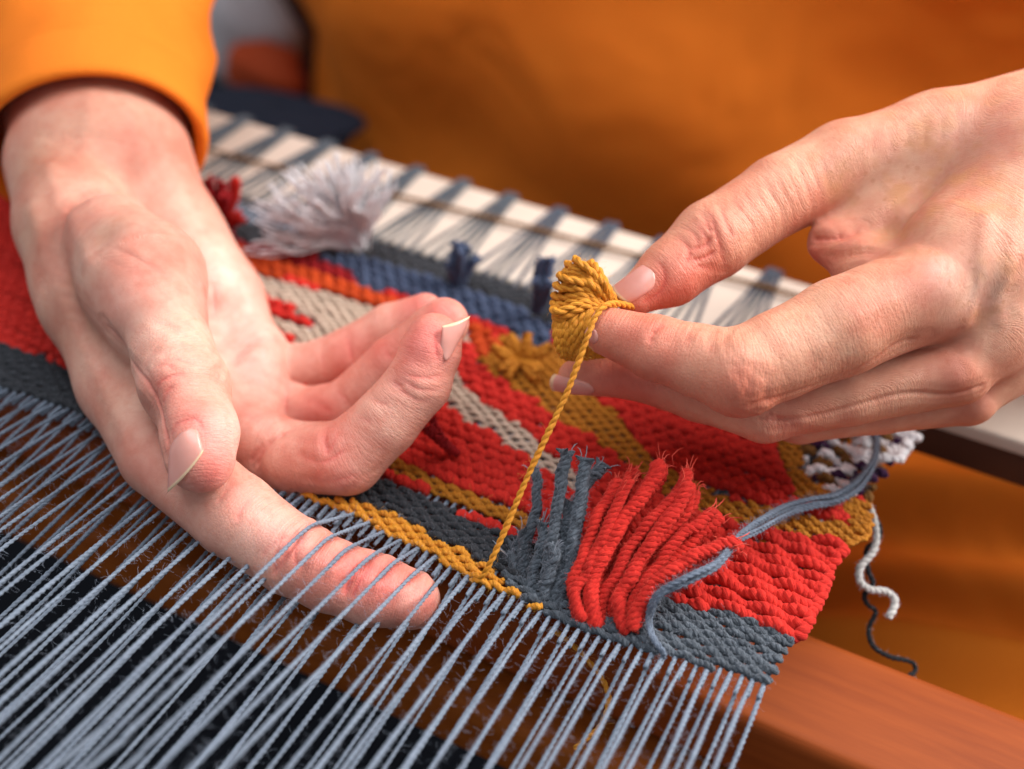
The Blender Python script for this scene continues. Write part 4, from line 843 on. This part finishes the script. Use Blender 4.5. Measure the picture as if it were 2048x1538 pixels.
# ------------------------------------------------------------------ yarn bundle held in the fingers
bp_ = []
for k in range(13):
    a = math.radians(62+k*12.6+rng.normal(0, 3)); q_ = rng.uniform(.86, 1.05); E = (1163+56*q_*math.cos(a), 612-88*q_*math.sin(a)*(1 if math.sin(a) > 0 else .8))
    zc = 27.75+.3*math.sin(k*1.7)+rng.normal(0, .1); bp_.append(([(1226+rng.normal(0, 3), 606+k*.9, 28.0), ((1222+E[0])/2+6, (604+E[1])/2-7, 27.45+rng.normal(0, .05)), (E[0]+8, E[1]+4, zc-.18), (E[0]-3, E[1], zc+.25), ((E[0]+1200)/2, E[1]*.45+650*.55, 28.7), (1215, 655, 28.9)], .095, 2, .5, 'mustard'))
for k in range(12):
    t = k/11; x0 = 1112+t*66+rng.normal(0, 3); bp_.append(([(1150+t*40, 585+8*t, 28.1), (x0+6, 600+t*22, 27.85-.35*t), (x0-4+6*t, 650+t*8, 27.6-.25*t), (x0+2+10*t, 695-t*2, 27.7), (1140+t*62, 716-6*t, 28.1), (1200+t*26, 700, 28.5), (1235, 670, 28.7)], .095, 2, .42, 'mustard'))
for k in range(8):
    t = k/7; bp_.append(([(1118+t*10, 590-t*40, 27.9), (1140+t*14, 566-t*34, 27.55), (1172+t*10, 560-t*20, 27.5), (1198+t*8, 575-t*6, 27.6), (1222, 602, 27.9)], .07, 2, .4, 'mustard'))
for k in range(7):
    t = k/6; bp_.append(([(1170+t*36, 528+t*26, 28.1), (1168+t*36, 532+t*22, 27.7), (1180+t*30, 560+t*14, 27.55), (1202+t*16, 588+t*6, 27.7), (1225, 606, 28.0)], .07, 2, .4, 'mustard'))
tail = [(1286, 622, 28.6), (1262, 613, 28.0), (1232, 607, 27.55), (1208, 613, 27.15), (1190, 636, 27.0), (1177, 668, 26.95), (1160, 715, 27.0), (1134, 785, 27.0), (1096, 866, 27.0), (1052, 960, 27.05), (1010, 1060, 27.1), (978, 1130, 27.15), (958, 1160, 27.3), (940, 1158, 27.5)]
bp_.append((tail, .078, 2, .40, 'mustard'))
loose('yarn_bundle', 'small mustard yarn butterfly pinched in the fingertips with its strand running down', bp_, 'mustard_fibre', 9, .35, 'yarn bundle')
# ------------------------------------------------------------------ far background
M['maroon'] = cloth('dark_maroon', lin(74, 26, 16), lin(50, 16, 10)); M['grey_cloth'] = cloth('pale_grey_cloth', lin(190, 184, 186), lin(150, 142, 146)); M['rust'] = cloth('rust_cloth', lin(190, 80, 40), lin(150, 54, 24)); M['navy'] = cloth('navy_cloth', lin(44, 50, 66), lin(24, 28, 40))
def blob(name, px, py, z, rx, ry, rz, mt, label=None, cat_=None, seed=0, parent=None):
    def f(u, v):
        th = u*2*np.pi; ph = (v-.5)*np.pi; r = 1+.09*np.sin(3*th+seed)*np.cos(ph)+.07*np.sin(5*ph+2*th+seed)
        return W(px, py, z)+np.stack([rx*r*np.cos(th)*np.cos(ph), ry*r*np.sin(th)*np.cos(ph), rz*r*np.sin(ph)], 1)
    return obj(name, mesh(name, *gridmesh(f, 40, 24)), M[mt], parent, label, cat_)
blob('cushion', 500, 75, 78, 3.4, 3, 3.6, 'grey_cloth', 'blurred pale grey cushion in the gap behind the sleeve', 'cushion', 1)
blob('rust_cushion', 535, 140, 76, 2.8, 2, 1.8, 'rust', 'blurred rust brown cushion below the pale grey one', 'cushion', 3)
blob('folded_cloth', 560, 240, 64, 5, 3, 1.0, 'navy', 'dark navy cloth lying behind the cream board', 'cloth', 5)
post = obj('wooden_post', bevel_box(0, 3, 0, 3, -30, 30, .3), M['maroon'], None, 'dark maroon upright post beside the weaver', 'post'); post.location = Vector(W(590, 80, 84)*S)
M['wall'] = wool('dark_brown_wall', lin(84, 48, 30), lin(60, 32, 20), .9, 0, 8)
def wallf(u, v): return np.stack([-320+u*640, 190+0*u, -70+v*260], 1)
obj('wall', mesh('wall', *gridmesh(wallf, 4, 4)), M['wall'], kind='structure')
